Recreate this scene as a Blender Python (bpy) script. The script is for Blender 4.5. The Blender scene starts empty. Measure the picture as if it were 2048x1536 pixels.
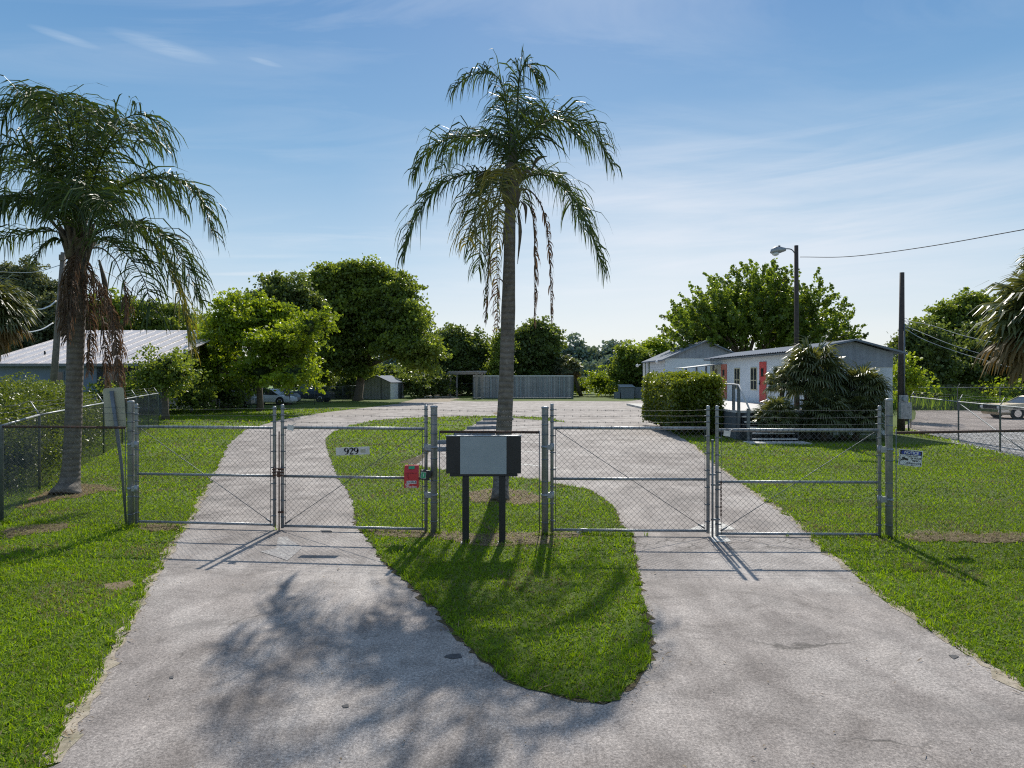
import bpy, math, random
import numpy as np
from mathutils import Vector, Matrix
from mathutils.geometry import tessellate_polygon
random.seed(7)
RS = np.random.RandomState(11)
scn = bpy.context.scene
COL = scn.collection
F, H, HY, CX = 1400.0, 2.5, 755.0, 1024.0      # focal length (px of a 2048 px frame), eye height, horizon, centre

def gp(x, y, z=0.0):                            # ground point seen at survey pixel x,y
    Y = F*H/(y-HY); return (X_(x, Y), Y, z)
def X_(x, Y): return (x-CX)/F*Y
def Z_(y, Y): return H+(HY-y)*Y/F
def at(x, y, Y): return (X_(x, Y), Y, Z_(y, Y))

# ------------------------------------------------------------------ mesh collector
class G:
    def __init__(s):
        s.V=[]; s.n=0; s.Q=[]; s.QR=[]; s.QM=[]; s.QS=[]; s.F=[]
    def quads(s, v, q, r=0.5, mi=0, sm=False):
        v=np.asarray(v,float).reshape(-1,3); q=np.asarray(q,int).reshape(-1,4)
        s.V.append(v); s.Q.append(q+s.n); s.n+=len(v)
        s.QR.append(np.broadcast_to(np.asarray(r,float),(len(q),)).copy())
        s.QM.append(np.full(len(q),mi)); s.QS.append(np.full(len(q),sm))
        return s
    def poly(s, pts, r=0.5, mi=0):
        v=np.asarray(pts,float).reshape(-1,3); s.V.append(v)
        s.F.append((tuple(range(s.n,s.n+len(v))),r,mi)); s.n+=len(v); return s
    def tris(s, v, tri, r=0.5, mi=0):
        v=np.asarray(v,float).reshape(-1,3); s.V.append(v)
        for t in tri: s.F.append((tuple(i+s.n for i in t),r,mi))
        s.n+=len(v); return s
    def box(s, c, d, R=None, r=0.5, mi=0, bev=0):
        hx,hy,hz=[k/2 for k in d]
        v=np.array([[x,y,z] for z in(-hz,hz) for y in(-hy,hy) for x in(-hx,hx)])
        if R is not None: v=v@np.array(R.to_3x3()).T
        v=v+np.array(c)
        return s.quads(v,[(0,2,3,1),(4,5,7,6),(0,1,5,4),(2,6,7,3),(0,4,6,2),(1,3,7,5)],r,mi)
    def bbox(s,x0,x1,y0,y1,z0,z1,**k): return s.box(((x0+x1)/2,(y0+y1)/2,(z0+z1)/2),(x1-x0,y1-y0,z1-z0),**k)
    def tube(s, pts, rad, n=8, cap=True, r=0.5, mi=0, sm=True):
        P=np.asarray(pts,float); K=len(P)
        rad=np.broadcast_to(np.asarray(rad,float),(K,))
        T=np.gradient(P,axis=0); T/=np.linalg.norm(T,axis=1)[:,None]+1e-12
        ref=np.array([0,0,1.]) if abs(T[0][2])<0.9 else np.array([1.,0,0])
        V=[]; a=np.cross(T[0],ref); a/=np.linalg.norm(a)
        ang=np.arange(n)*2*math.pi/n
        for k in range(K):
            a=a-T[k]*a.dot(T[k]); a/=np.linalg.norm(a)+1e-12; b=np.cross(T[k],a)
            V.append(P[k]+rad[k]*(np.cos(ang)[:,None]*a+np.sin(ang)[:,None]*b))
        V=np.concatenate(V); q=[]
        for k in range(K-1):
            for i in range(n):
                j=(i+1)%n; q.append((k*n+i,k*n+j,(k+1)*n+j,(k+1)*n+i))
        base=s.n
        s.quads(V,q,r,mi,sm)
        if cap:
            s.F.append((tuple(base+i for i in range(n))[::-1],r,mi)); s.F.append((tuple(base+(K-1)*n+i for i in range(n)),r,mi))
        return s
    def strips(s,P,S,W,r=0.5,mi=0):
        P=np.asarray(P,float);N,K,_=P.shape
        S=np.asarray(S,float)
        if S.ndim==2: S=S[:,None,:]
        W=np.broadcast_to(W,(N,K))[...,None]
        V=np.stack([P-S*W,P+S*W],2).reshape(-1,3)
        b=(np.arange(N)*K*2)[:,None]; k=(np.arange(K-1)*2)[None,:]
        a=(b+k).reshape(-1)
        q=np.stack([a,a+1,a+3,a+2],1)
        rr=np.repeat(np.broadcast_to(np.asarray(r,float),(N,)),K-1)
        return s.quads(V,q,rr,mi)
    def build(s,name,mats,parent=None,loc=None,local=False,kind=None):
        if not isinstance(mats,(list,tuple)): mats=[mats]
        V=np.concatenate(s.V) if s.V else np.zeros((0,3))
        if parent is not None and not local:
            p=parent
            while p.parent: p=p.parent
            V=V-np.array(p.location)
        elif loc is not None and not local: V=V-np.array(loc)
        Q=np.concatenate(s.Q) if s.Q else np.zeros((0,4),int)
        nf=len(s.F)
        li=np.concatenate([Q.reshape(-1)]+[np.array(f[0]) for f in s.F]).astype(np.int32)
        tot=np.concatenate([np.full(len(Q),4),np.array([len(f[0]) for f in s.F],int)]).astype(np.int32)
        st=np.concatenate([[0],np.cumsum(tot)[:-1]]).astype(np.int32)
        rr=np.concatenate((s.QR or [np.zeros(0)])+[np.array([f[1] for f in s.F],float)])
        mm=np.concatenate((s.QM or [np.zeros(0,int)])+[np.array([f[2] for f in s.F],int)]).astype(np.int32)
        ss=np.concatenate((s.QS or [np.zeros(0,bool)])+[np.zeros(nf,bool)])
        me=bpy.data.meshes.new(name)
        me.vertices.add(len(V)); me.vertices.foreach_set('co',V.astype(np.float32).reshape(-1))
        me.loops.add(len(li)); me.loops.foreach_set('vertex_index',li)
        me.polygons.add(len(tot)); me.polygons.foreach_set('loop_start',st); me.polygons.foreach_set('loop_total',tot)
        me.polygons.foreach_set('material_index',mm); me.polygons.foreach_set('use_smooth',ss)
        a=me.attributes.new('rnd','FLOAT','FACE'); a.data.foreach_set('value',rr.astype(np.float32))
        for m in mats: me.materials.append(m)
        me.update(calc_edges=True); me.validate()
        o=bpy.data.objects.new(name,me); COL.objects.link(o)
        if parent is not None: o.parent=parent
        elif loc is not None: o.location=loc
        if kind: o['kind']=kind
        return o

def thing(name,label,cat,loc=(0,0,0),rz=0,group=None):
    o=bpy.data.objects.new(name,None); COL.objects.link(o); o.location=loc; o.rotation_euler=(0,0,rz)
    o.empty_display_size=.2; return tag(o,label,cat,group)
def tag(o,label,cat,group=None,kind=None):
    o['label']=label; o['category']=cat
    if group:o['group']=group
    if kind:o['kind']=kind
    return o
def copy_tree(o,parent=None):
    c=o.copy(); COL.objects.link(c)
    if parent is not None: c.parent=parent
    for ch in [x for x in bpy.data.objects if x.parent==o]: copy_tree(ch,c)
    return c

# ------------------------------------------------------------------ materials
class N:
    def __init__(s,name):
        s.m=bpy.data.materials.new(name); s.m.use_nodes=True; s.t=s.m.node_tree; s.t.nodes.clear()
        s.out=s.new('ShaderNodeOutputMaterial'); s.tc=s.new('ShaderNodeTexCoord')
    def new(s,t,**k):
        n=s.t.nodes.new(t)
        for a,b in k.items(): setattr(n,a,b)
        return n
    def l(s,a,b): s.t.links.new(a,b)
    def noise(s,scale,detail=4,rough=.55,dist=0,vec=None,co='Object'):
        n=s.new('ShaderNodeTexNoise'); n.inputs['Scale'].default_value=scale; n.inputs['Detail'].default_value=detail
        n.inputs['Roughness'].default_value=rough; n.inputs['Distortion'].default_value=dist
        s.l(vec if vec else s.tc.outputs[co],n.inputs['Vector']); return n.outputs['Fac']
    def ramp(s,fac,stops):
        n=s.new('ShaderNodeValToRGB'); e=n.color_ramp.elements
        while len(e)<len(stops): e.new(.5)
        for i,(p,c) in enumerate(stops):
            e[i].position=p; e[i].color=(c if len(c)==4 else (*c,1)) if hasattr(c,'__len__') else (c,c,c,1)
        s.l(fac,n.inputs['Fac']); return n.outputs['Color']
    def mix(s,f,a,b,mode='MIX'):
        n=s.new('ShaderNodeMix',data_type='RGBA',blend_type=mode)
        for sock,val in((n.inputs[0],f),(n.inputs[6],a),(n.inputs[7],b)):
            if hasattr(val,'links'): s.l(val,sock)
            elif hasattr(val,'__len__'): sock.default_value=(*val[:3],1)
            else: sock.default_value=val
        return n.outputs[2]
    def math(s,op,a,b=0.0,c=0.0):
        n=s.new('ShaderNodeMath',operation=op)
        for i,v in enumerate((a,b,c)):
            if hasattr(v,'links'): s.l(v,n.inputs[i])
            else: n.inputs[i].default_value=v
        return n.outputs[0]
    def attr(s,name='rnd'):
        n=s.new('ShaderNodeAttribute'); n.attribute_name=name; return n.outputs['Fac']
    def bsdf(s,color,rough=.6,metal=0,spec=.5,bump=None,bstr=.3,bdist=.01):
        n=s.new('ShaderNodeBsdfPrincipled')
        for k,v in(('Base Color',color),('Roughness',rough),('Metallic',metal),('Specular IOR Level',spec)):
            if hasattr(v,'links'): s.l(v,n.inputs[k])
            elif hasattr(v,'__len__'): n.inputs[k].default_value=(*v[:3],1)
            else: n.inputs[k].default_value=v
        if bump is not None:
            b=s.new('ShaderNodeBump'); b.inputs['Strength'].default_value=bstr; b.inputs['Distance'].default_value=bdist
            s.l(bump,b.inputs['Height']); s.l(b.outputs[0],n.inputs['Normal'])
        return n.outputs[0]
    def done(s,sh): s.l(sh,s.out.inputs[0]); return s.m

def plain(name,c,rough=.6,metal=0,var=.18,scale=6,spec=.5,fine=0):
    n=N(name); a=n.noise(scale,5); lo=tuple(k*(1-var) for k in c); hi=tuple(min(1,k*(1+var)) for k in c)
    col=n.ramp(a,[(.3,lo),(.7,hi)])
    b=n.noise(scale*12,3)
    col=n.mix(n.ramp(b,[(.35,0.0),(.75,.25)]),col,tuple(k*.6 for k in c))
    return n.done(n.bsdf(col,rough,metal,spec,bump=b,bstr=.15))
def leafmat(name,dark,light,trans=.35,rough=.45,spec=.5,tcol=None):
    n=N(name); r=n.attr(); g=n.noise(.35,3)
    f=n.math('ADD',n.math('MULTIPLY',r,.75),n.math('MULTIPLY',g,.3))
    col=n.ramp(f,[(.1,dark),(.85,light)])
    p=n.bsdf(col,rough,0,spec)
    t=n.new('ShaderNodeBsdfTranslucent'); n.l(n.mix(1.0,col,tcol or (1.75,1.5,.6),'MULTIPLY'),t.inputs[0])
    m=n.new('ShaderNodeMixShader'); m.inputs[0].default_value=trans; n.l(p,m.inputs[1]); n.l(t.outputs[0],m.inputs[2])
    return n.done(m.outputs[0])

def asphalt_mat(name,tint=(1,1,1),lot=False):
    n=N(name)
    big=n.noise(.35,5,.6,1.2); mid=n.noise(1.7,6,.65,.6); fin=n.noise(42,5,.8); spk=n.noise(130,3,.7)
    c=n.ramp(big,[(.28,(.195*tint[0],.172*tint[1],.160*tint[2])),(.5,(.295*tint[0],.267*tint[1],.250*tint[2])),(.72,(.40*tint[0],.37*tint[1],.348*tint[2]))])
    c=n.mix(.75,c,n.ramp(mid,[(.3,(.5,.48,.47)),(.5,(.98,.97,.96)),(.7,(1.3,1.28,1.26))]),'MULTIPLY')
    c=n.mix(.9,c,n.ramp(fin,[(.32,(.42,.40,.39)),(.5,(1,1,1)),(.68,(1.7,1.68,1.64))]),'MULTIPLY')
    c=n.mix(.7,c,n.ramp(spk,[(.33,(.5,.5,.5)),(.5,(1,1,1)),(.68,(1.7,1.7,1.7))]),'MULTIPLY')
    mpg=n.new('ShaderNodeMapping'); mpg.inputs['Scale'].default_value=(1.0,.16,1); mpg.inputs['Rotation'].default_value=(0,0,.05); n.l(n.tc.outputs['Object'],mpg.inputs[0])
    c=n.mix(.55,c,n.ramp(n.noise(2.6,5,.6,.3,vec=mpg.outputs[0]),[(.33,(.62,.6,.6)),(.52,(1,1,1)),(.7,(1.2,1.19,1.17))]),'MULTIPLY')
    # hairline cracks, only in some places
    dv=n.new('ShaderNodeTexNoise'); dv.inputs['Scale'].default_value=2.2; dv.inputs['Detail'].default_value=5; n.l(n.tc.outputs['Object'],dv.inputs['Vector'])
    vm=n.new('ShaderNodeVectorMath',operation='MULTIPLY_ADD'); n.l(dv.outputs['Color'],vm.inputs[0]); vm.inputs[1].default_value=(.45,.45,.45); n.l(n.tc.outputs['Object'],vm.inputs[2])
    vo=n.new('ShaderNodeTexVoronoi',feature='DISTANCE_TO_EDGE'); vo.inputs['Scale'].default_value=.55; n.l(vm.outputs[0],vo.inputs['Vector'])
    line=n.ramp(vo.outputs['Distance'],[(0.0,1.0),(.0055,.55),(.010,0.0)])
    msk=n.ramp(n.noise(.5,3,.5,0),[(.56,0.0),(.63,1.0)])
    # dense crazing near the right gate threshold
    sep=n.new('ShaderNodeSeparateXYZ'); n.l(n.tc.outputs['Object'],sep.inputs[0])
    vo2=n.new('ShaderNodeTexVoronoi',feature='DISTANCE_TO_EDGE'); vo2.inputs['Scale'].default_value=2.6; n.l(vm.outputs[0],vo2.inputs['Vector'])
    l2=n.ramp(vo2.outputs['Distance'],[(0.0,1.0),(.03,.5),(.045,0.0)])
    dy=n.math('ABSOLUTE',n.math('SUBTRACT',sep.outputs[1],10.55)); m2=n.ramp(dy,[(.22,1.0),(.5,0.0)])
    mx=n.ramp(sep.outputs[0],[(0.0,0.0),(1.0,1.0)])
    cr=n.math('MAXIMUM',n.math('MULTIPLY',line,msk),n.math('MULTIPLY',n.math('MULTIPLY',l2,m2),mx))
    c=n.mix(n.math('MULTIPLY',cr,.8),c,(.05,.045,.04))
    # stains
    st=n.ramp(n.noise(.9,4,.6,.4),[(.56,0.0),(.72,.55)])
    c=n.mix(st,c,(.13,.12,.115))
    return n.done(n.bsdf(c,.85,0,.35,bump=n.math('SUBTRACT',n.math('ADD',fin,spk),cr),bstr=.5,bdist=.006))

def ground_mat():
    n=N('lawn_soil'); a=n.noise(1.1,6,.65); b=n.noise(14,5,.7); d=n.noise(.18,4,.6)
    g=n.ramp(b,[(.25,(.025,.038,.007)),(.5,(.065,.105,.012)),(.75,(.13,.18,.022))])
    c=n.mix(n.ramp(a,[(.57,0.0),(.72,.5)]),g,(.16,.14,.07))
    c=n.mix(n.ramp(d,[(.35,0.0),(.7,.3)]),c,(.14,.2,.02))
    return n.done(n.bsdf(c,.9,0,.2,bump=b,bstr=.6,bdist=.03))
def thatch_mat(name,c1,c2,s=40):
    n=N(name); a=n.noise(s,6,.75,.8); b=n.noise(3,4)
    c=n.ramp(a,[(.3,tuple(k*.5 for k in c1)),(.5,c1),(.7,c2)])
    c=n.mix(n.ramp(b,[(.4,0.0),(.7,.45)]),c,(.09,.10,.03))
    return n.done(n.bsdf(c,.95,0,.1,bump=a,bstr=.8,bdist=.02))
def gravel_mat():
    n=N('gravel'); v=n.new('ShaderNodeTexVoronoi'); v.inputs['Scale'].default_value=9; n.l(n.tc.outputs['Object'],v.inputs['Vector'])
    s=n.new('ShaderNodeSeparateColor'); n.l(v.outputs['Color'],s.inputs[0])
    c=n.ramp(s.outputs[0],[(0.0,(.13,.13,.13)),(.5,(.33,.32,.31)),(1.0,(.62,.61,.6))])
    c=n.mix(n.ramp(n.noise(.6,4),[(.55,0.0),(.75,.5)]),c,(.25,.2,.12))
    return n.done(n.bsdf(c,.9,0,.2,bump=v.outputs['Distance'],bstr=1,bdist=.05))
def paint_mat(name,cov=.5):
    n=N(name); a=n.noise(9,5,.7,.5); f=n.ramp(a,[(cov-.08,1.0),(cov+.06,0.0)])
    fin=n.noise(70,3,.7)
    base=n.ramp(fin,[(.35,(.16,.15,.145)),(.65,(.38,.36,.35))])
    c=n.mix(f,base,(.66,.65,.6)); return n.done(n.bsdf(c,.8,bump=fin,bstr=.3))
def stripes(name,c1,c2,period,axis=0,w=.5,rough=.5,metal=0):
    n=N(name); sep=n.new('ShaderNodeSeparateXYZ'); n.l(n.tc.outputs['Object'],sep.inputs[0])
    fr=n.math('FRACT',n.math('MULTIPLY',sep.outputs[axis],1/period))
    f=n.math('GREATER_THAN',fr,w); a=n.noise(2,5)
    c=n.mix(f,c1,c2); c=n.mix(.5,c,n.ramp(a,[(.3,.65),(.7,1.2)]),'MULTIPLY')
    return n.done(n.bsdf(c,rough,metal))

M={}
M['galv']=plain('galvanised_steel',(.33,.35,.37),.42,.55,.22,9)
def galvmat(name,c):
    n=N(name); a=n.noise(7,5); b=n.noise(45,4,.7); col=n.ramp(a,[(.3,tuple(k*.72 for k in c)),(.7,tuple(k*1.2 for k in c))])
    col=n.mix(n.ramp(b,[(.4,0.0),(.75,.35)]),col,tuple(k*.5 for k in c))
    ru=n.ramp(n.noise(3.2,6,.75,.6),[(.60,0.0),(.70,.65)]); col=n.mix(ru,col,(.13,.065,.035))
    return n.done(n.bsdf(col,.46,.45,.5,bump=b,bstr=.2))
M['galv']=galvmat('spotted_galvanised_steel',(.33,.35,.37))
M['galv_dark']=plain('weathered_galvanised_steel',(.16,.18,.20),.5,.5,.25,9)
M['wire']=plain('fence_wire',(.10,.11,.12),.55,.4,.2,20)
M['rust']=plain('rusty_pipe',(.09,.045,.03),.7,.2,.45,25)
M['black']=plain('black_paint',(.012,.014,.016),.45,0,.25,8)
M['panelgrey']=plain('grey_panel',(.30,.34,.36),.6,0,.06,5)
M['white']=plain('white_paint',(.74,.75,.76),.55,0,.06,2)
M['wallwhite']=plain('painted_siding',(.66,.70,.74),.6,0,.07,1.2)
M['offwhite']=plain('weathered_sign_back',(.42,.40,.30),.7,0,.12,6)
M['numwhite']=plain('dirty_white_plate',(.62,.60,.57),.6,0,.16,10)
M['ink']=plain('black_ink',(.01,.01,.012),.5,0,.1)
M['blue']=plain('notice_blue',(.02,.05,.35),.5,0,.1)
M['red']=plain('red_enamel',(.55,.03,.035),.4,0,.12,12)
M['reddark']=plain('dark_red_enamel',(.35,.02,.05),.4,0,.12,12)
M['doorred']=plain('red_door_paint',(.58,.045,.04),.5,0,.08)
M['salmon']=plain('salmon_door_paint',(.55,.17,.12),.5,0,.08)
M['green']=plain('green_label',(.03,.35,.16),.4,0,.1)
M['concrete']=plain('concrete',(.52,.51,.48),.85,0,.15,3)
M['stopgrey']=plain('weathered_parking_block',(.20,.22,.24),.85,0,.25,6)
M['bark']=plain('bark',(.12,.095,.07),.9,0,.35,7)
M['woodpole']=plain('treated_pole_wood',(.06,.048,.042),.85,0,.3,8)
M['woodpolegrey']=plain('grey_pole_wood',(.17,.15,.13),.85,0,.3,8)
M['glass']=plain('dark_window_glass',(.02,.025,.03),.08,0,.2,3,.8)
M['tan']=plain('tan_window_frame',(.50,.46,.30),.5,0,.08)
M['gluesilver']=plain('silver_car_paint',(.24,.26,.28),.25,.4,.05)
M['carwhite']=plain('white_car_paint',(.62,.65,.68),.3,0,.05)
M['cardark']=plain('dark_car_paint',(.03,.04,.055),.25,.2,.1)
M['carcream']=plain('cream_car_paint',(.60,.50,.34),.5,0,.06)
M['chrome']=plain('chrome',(.75,.75,.78),.12,1,.05)
M['rubber']=plain('tyre_rubber',(.018,.018,.018),.8,0,.1)
M['dirt']=thatch_mat('bare_soil_with_dead_grass',(.24,.18,.12),(.42,.33,.24))
M['mulch']=thatch_mat('palm_litter',(.26,.17,.10),(.46,.33,.2),25)
M['sand']=thatch_mat('sandy_track',(.42,.36,.28),(.55,.48,.4),10)
M['asphalt']=asphalt_mat('worn_asphalt')
M['lot']=asphalt_mat('worn_asphalt_parking',(1.05,1.0,.98))
M['patch']=plain('fresh_tar_patch',(.06,.06,.065),.8,0,.3,12)
M['ground']=ground_mat(); M['gravel']=gravel_mat()
M['paint']=paint_mat('worn_road_paint',.52); M['paint2']=paint_mat('bay_line_paint',.6)
M['rooflight']=stripes('ribbed_metal_roof_pale',(.60,.55,.53),(.68,.63,.60),.95,0,.82,.4,.1)
M['roofgrey']=plain('grey_metal_roof',(.19,.22,.265),.85,0,.12,3,.15)
M['bluewall']=plain('blue_grey_wall',(.17,.22,.29),.7,0,.08,2)
M['gablegrey']=stripes('grey_vertical_gable_siding',(.25,.275,.315),(.275,.305,.345),.30,0,.6)
M['lap']=stripes('white_lap_siding',(.72,.74,.76),(.5,.53,.56),.23,2,.86)
M['shedgrey']=stripes('shed_grey_siding',(.22,.25,.28),(.27,.30,.335),.4,0,.5)
M['pergola']=plain('weathered_timber',(.34,.31,.29),.8,0,.15)
M['skirt']=stripes('dark_deck_lattice',(.025,.03,.035),(.12,.14,.16),.42,0,.62)
M['deck']=plain('deck_boards',(.55,.54,.53),.7,0,.1)
M['palmtrunk']=None
def trunk_mat(name,c1,c2):
    n=N(name); w=n.new('ShaderNodeTexWave',wave_type='BANDS',bands_direction='Z'); w.inputs['Scale'].default_value=2.6; w.inputs['Distortion'].default_value=2.5; w.inputs['Detail'].default_value=4; w.inputs['Detail Scale'].default_value=2
    n.l(n.tc.outputs['Object'],w.inputs['Vector']); b=n.noise(6,6,.7); s=n.noise(22,4,.6)
    c=n.ramp(b,[(.3,c1),(.7,c2)])
    c=n.mix(.5,c,n.ramp(w.outputs['Fac'],[(.0,.55),(.3,1.0),(1.0,1.1)]),'MULTIPLY')
    c=n.mix(n.ramp(s,[(.62,0.0),(.7,.4)]),c,(.42,.42,.4))
    return n.done(n.bsdf(c,.9,0,.2,bump=w.outputs['Fac'],bstr=.5,bdist=.02))
M['palmtrunk']=trunk_mat('ringed_palm_trunk',(.105,.09,.075),(.22,.195,.17))
M['boot']=plain('palm_leaf_bases',(.12,.10,.075),.85,0,.35,10)
M['frond']=leafmat('queen_palm_leaflets',(.012,.028,.009),(.070,.115,.020),.26,.48,.4)
M['frondy']=leafmat('yellowing_palm_leaflets',(.06,.07,.012),(.22,.20,.03),.35,.4)
M['frondd']=leafmat('dead_palm_leaflets',(.075,.055,.042),(.21,.15,.11),.3,.7,.2,(1.2,.9,.6))
M['fan']=leafmat('fan_palm_leaves',(.035,.055,.026),(.16,.19,.08),.3,.36,.6)
M['fandry']=leafmat('dry_fan_leaves',(.10,.07,.03),(.26,.19,.09),.25,.6,.2,(1.2,1,.6))
M['grass']=leafmat('grass_blades',(.050,.088,.006),(.235,.375,.015),.45,.62,.25,(1.65,1.5,.5))
M['grassdry']=leafmat('dry_grass_blades',(.16,.13,.06),(.36,.3,.16),.3,.7,.2,(1.1,1,.7))
M['leafbright']=leafmat('bright_leaves',(.060,.105,.014),(.26,.37,.026),.52,.45)
M['leafmid']=leafmat('mid_green_leaves',(.055,.090,.026),(.20,.285,.048),.5,.45)
M['leafdark']=leafmat('dark_leaves',(.046,.075,.030),(.14,.205,.055),.45,.45)
M['leafoffice']=leafmat('glossy_leaves',(.050,.085,.022),(.19,.29,.042),.5,.4)
M['leafpine']=leafmat('pine_needles',(.06,.08,.05),(.14,.17,.09),.3,.6,.3)
M['leafhaze']=leafmat('haze_tinted_leaves',(.10,.15,.155),(.20,.27,.24),.2,.8,.1)  # far woods: aerial haze painted in as a pale bluish leaf colour
M['leafshrub']=leafmat('waxy_shrub_leaves',(.03,.055,.012),(.14,.20,.04),.4,.42,.5)
M['leafhedge']=leafmat('hedge_leaves',(.035,.065,.008),(.19,.25,.022),.4,.35,.6)
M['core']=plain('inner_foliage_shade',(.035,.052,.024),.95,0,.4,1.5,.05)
M['corehaze']=plain('haze_tinted_inner_foliage',(.09,.13,.14),.95,0,.2,.5,.05)  # crown cores of the far woods, with the same haze put into the colour
M['corebrown']=plain('hedge_inner_twigs',(.035,.034,.018),.95,0,.4,4,.05)

# ------------------------------------------------------------------ polygons
def pip(P,poly):
    x,y=P[:,0],P[:,1]; ins=np.zeros(len(P),bool); n=len(poly); j=n-1
    for i in range(n):
        xi,yi=poly[i];xj,yj=poly[j]
        c=((yi>y)!=(yj>y))&(x<(xj-xi)*(y-yi)/((yj-yi) if yj!=yi else 1e-9)+xi)
        ins^=c; j=i
    return ins
def px2w(pts): return [gp(x,y)[:2] for x,y in pts]
def rough_poly(pts,step=.25,amp=.05,seed=0,far=60):
    r=random.Random(seed); out=[]
    n=len(pts)
    for i in range(n):
        a=pts[i];b=pts[(i+1)%n]; L=math.dist(a,b); yy=(a[1]+b[1])/2
        st=step*max(1,yy/12); k=max(1,min(200,int(L/st)))
        for t in range(k):
            s=t/k; px_=a[0]+(b[0]-a[0])*s; py_=a[1]+(b[1]-a[1])*s
            am=amp if yy<far else 0
            out.append((px_+r.gauss(0,am),py_+r.gauss(0,am)))
    return out
def sheet(name,poly,z,mat,label=None):
    g=G(); vv=[Vector((x,y,z)) for x,y in poly]
    tri=tessellate_polygon([vv]); area=sum(poly[i-1][0]*poly[i][1]-poly[i][0]*poly[i-1][1] for i in range(len(poly)))
    T=[]
    for t in tri:
        a,b,c=[vv[i] for i in t]
        T.append(t if (b-a).cross(c-a).z>0 else t[::-1])
    g.tris([tuple(v) for v in vv],T)
    o=g.build(name,mat,kind='structure')
    if label:o['label']=label
    return o

# ground
g=G(); g.quads([(-1500,-60,0),(1500,-60,0),(1500,2500,0),(-1500,2500,0)],[(0,1,2,3)]); g.build('ground',M['ground'],kind='structure')
road_px=[(95,1536),(180,1390),(230,1300),(300,1170),(345,1090),(375,1050),(415,975),(455,890),(490,860),(560,840),(650,825),(760,812),(850,801),(1285,799),
 (1287,812),(1284,830),(1310,845),(1340,862),(1386,889),(1423,925),(1476,962),(1526,999),(1587,1038),(1618,1067),(1637,1096),(1674,1120),(1711,1149),(1745,1180),(1871,1265),(2048,1384)]
road=px2w(road_px)
road=road+[(3.55,4.4),(7.5,3.0),(30,2.4),(30,-6),(-30,-6),(-30,2.0),(-8,2.6),(-3.9,3.4)]
road_r=rough_poly(road,.22,.035,1)
sheet('driveway',road_r,.004,M['asphalt'])
isl_px=[(710,1045),(738,1080),(773,1129),(815,1164),(847,1199),(888,1244),(937,1297),(979,1331),(1031,1370),(1084,1387),(1136,1398),(1199,1408),(1244,1391),(1272,1359),(1297,1335),(1302,1297),(1298,1258),(1286,1209),(1276,1150),(1269,1115),(1265,1073),
 (1245,1054),(1225,1015),(1201,993),(1167,977),(1110,968),(1064,958),(1015,955),(942,949),(876,939),(843,933),(795,926),(843,910),(874,890),(937,856),(968,838),(1023,836),(1076,840.5),(1132,845),(1100,836),(1023,832.5),(918,833),(820,836),(749,841),(697,852),(666,865),(651,877),(653,894),(664,927),(678,961),(697,984),(708,1015)]
isl=px2w(isl_px); isl_r=rough_poly(isl,.09,.022,2,30)
sheet('lawn_island',isl_r,.012,M['ground'])
_c=np.mean(isl,0)
ring=[]
for i,p in enumerate(isl):
    a=np.array(isl[i-1]);b=np.array(isl[(i+1)%len(isl)]);t_=b-a;t_/=np.linalg.norm(t_)+1e-9; ring.append((p[0]+t_[1]*.02,p[1]-t_[0]*.02))
M['edge']=thatch_mat('dark_turf_edge_soil',(.10,.08,.05),(.22,.18,.11),50)
sheet('soil_edge',rough_poly(ring[:34],.08,.03,33,30),.008,M['edge'])
# other surfaces
dirts=[]
def dirt(px,z=.016,mat='dirt',seed=3,amp=.06):
    p=rough_poly(px2w(px),.12,amp,seed); dirts.append(p); return p
sheet('bare_soil_strip',dirt([(735,1062),(800,1058),(870,1062),(930,1066),(1000,1070),(1080,1066),(1140,1063),(1160,1072),(1100,1082),(1080,1092),(1000,1094),(930,1088),(860,1078),(800,1075),(750,1074)]),.016,M['dirt'])
sheet('palm_litter_ring',dirt([(928,990),(950,982),(1000,978),(1060,984),(1082,994),(1078,1008),(1030,1012),(1000,1006),(950,1006)],seed=4),.016,M['mulch'])
sheet('palm_litter_ring',dirt([(40,1015),(60,1000),(100,980),(150,968),(205,972),(240,982),(200,985),(150,995),(90,1005),(50,1020)],seed=5),.008,M['mulch'])
sheet('bare_soil_strip',dirt([(1795,1072),(1850,1066),(1950,1068),(2048,1066),(2090,1068),(2090,1084),(2000,1088),(1900,1084),(1830,1084)],seed=6),.008,M['dirt'])
sheet('bare_soil_strip',dirt([(270,1052),(300,1050),(370,1050),(360,1058),(320,1064),(280,1062)],seed=7),.008,M['dirt'])
sheet('bare_soil_strip',dirt([(0,1062),(60,1052),(120,1050),(160,1054),(120,1062),(60,1072),(0,1078)],seed=8),.008,M['dirt'])
sheet('bare_soil_patch',dirt([(215,1170),(240,1166),(272,1170),(262,1180),(225,1182)],seed=9),.008,M['dirt'])
sheet('bare_soil_patch',dirt([(985,826),(1000,824),(1010,827),(990,829)],seed=10,amp=.02),.018,M['dirt'])
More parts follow.
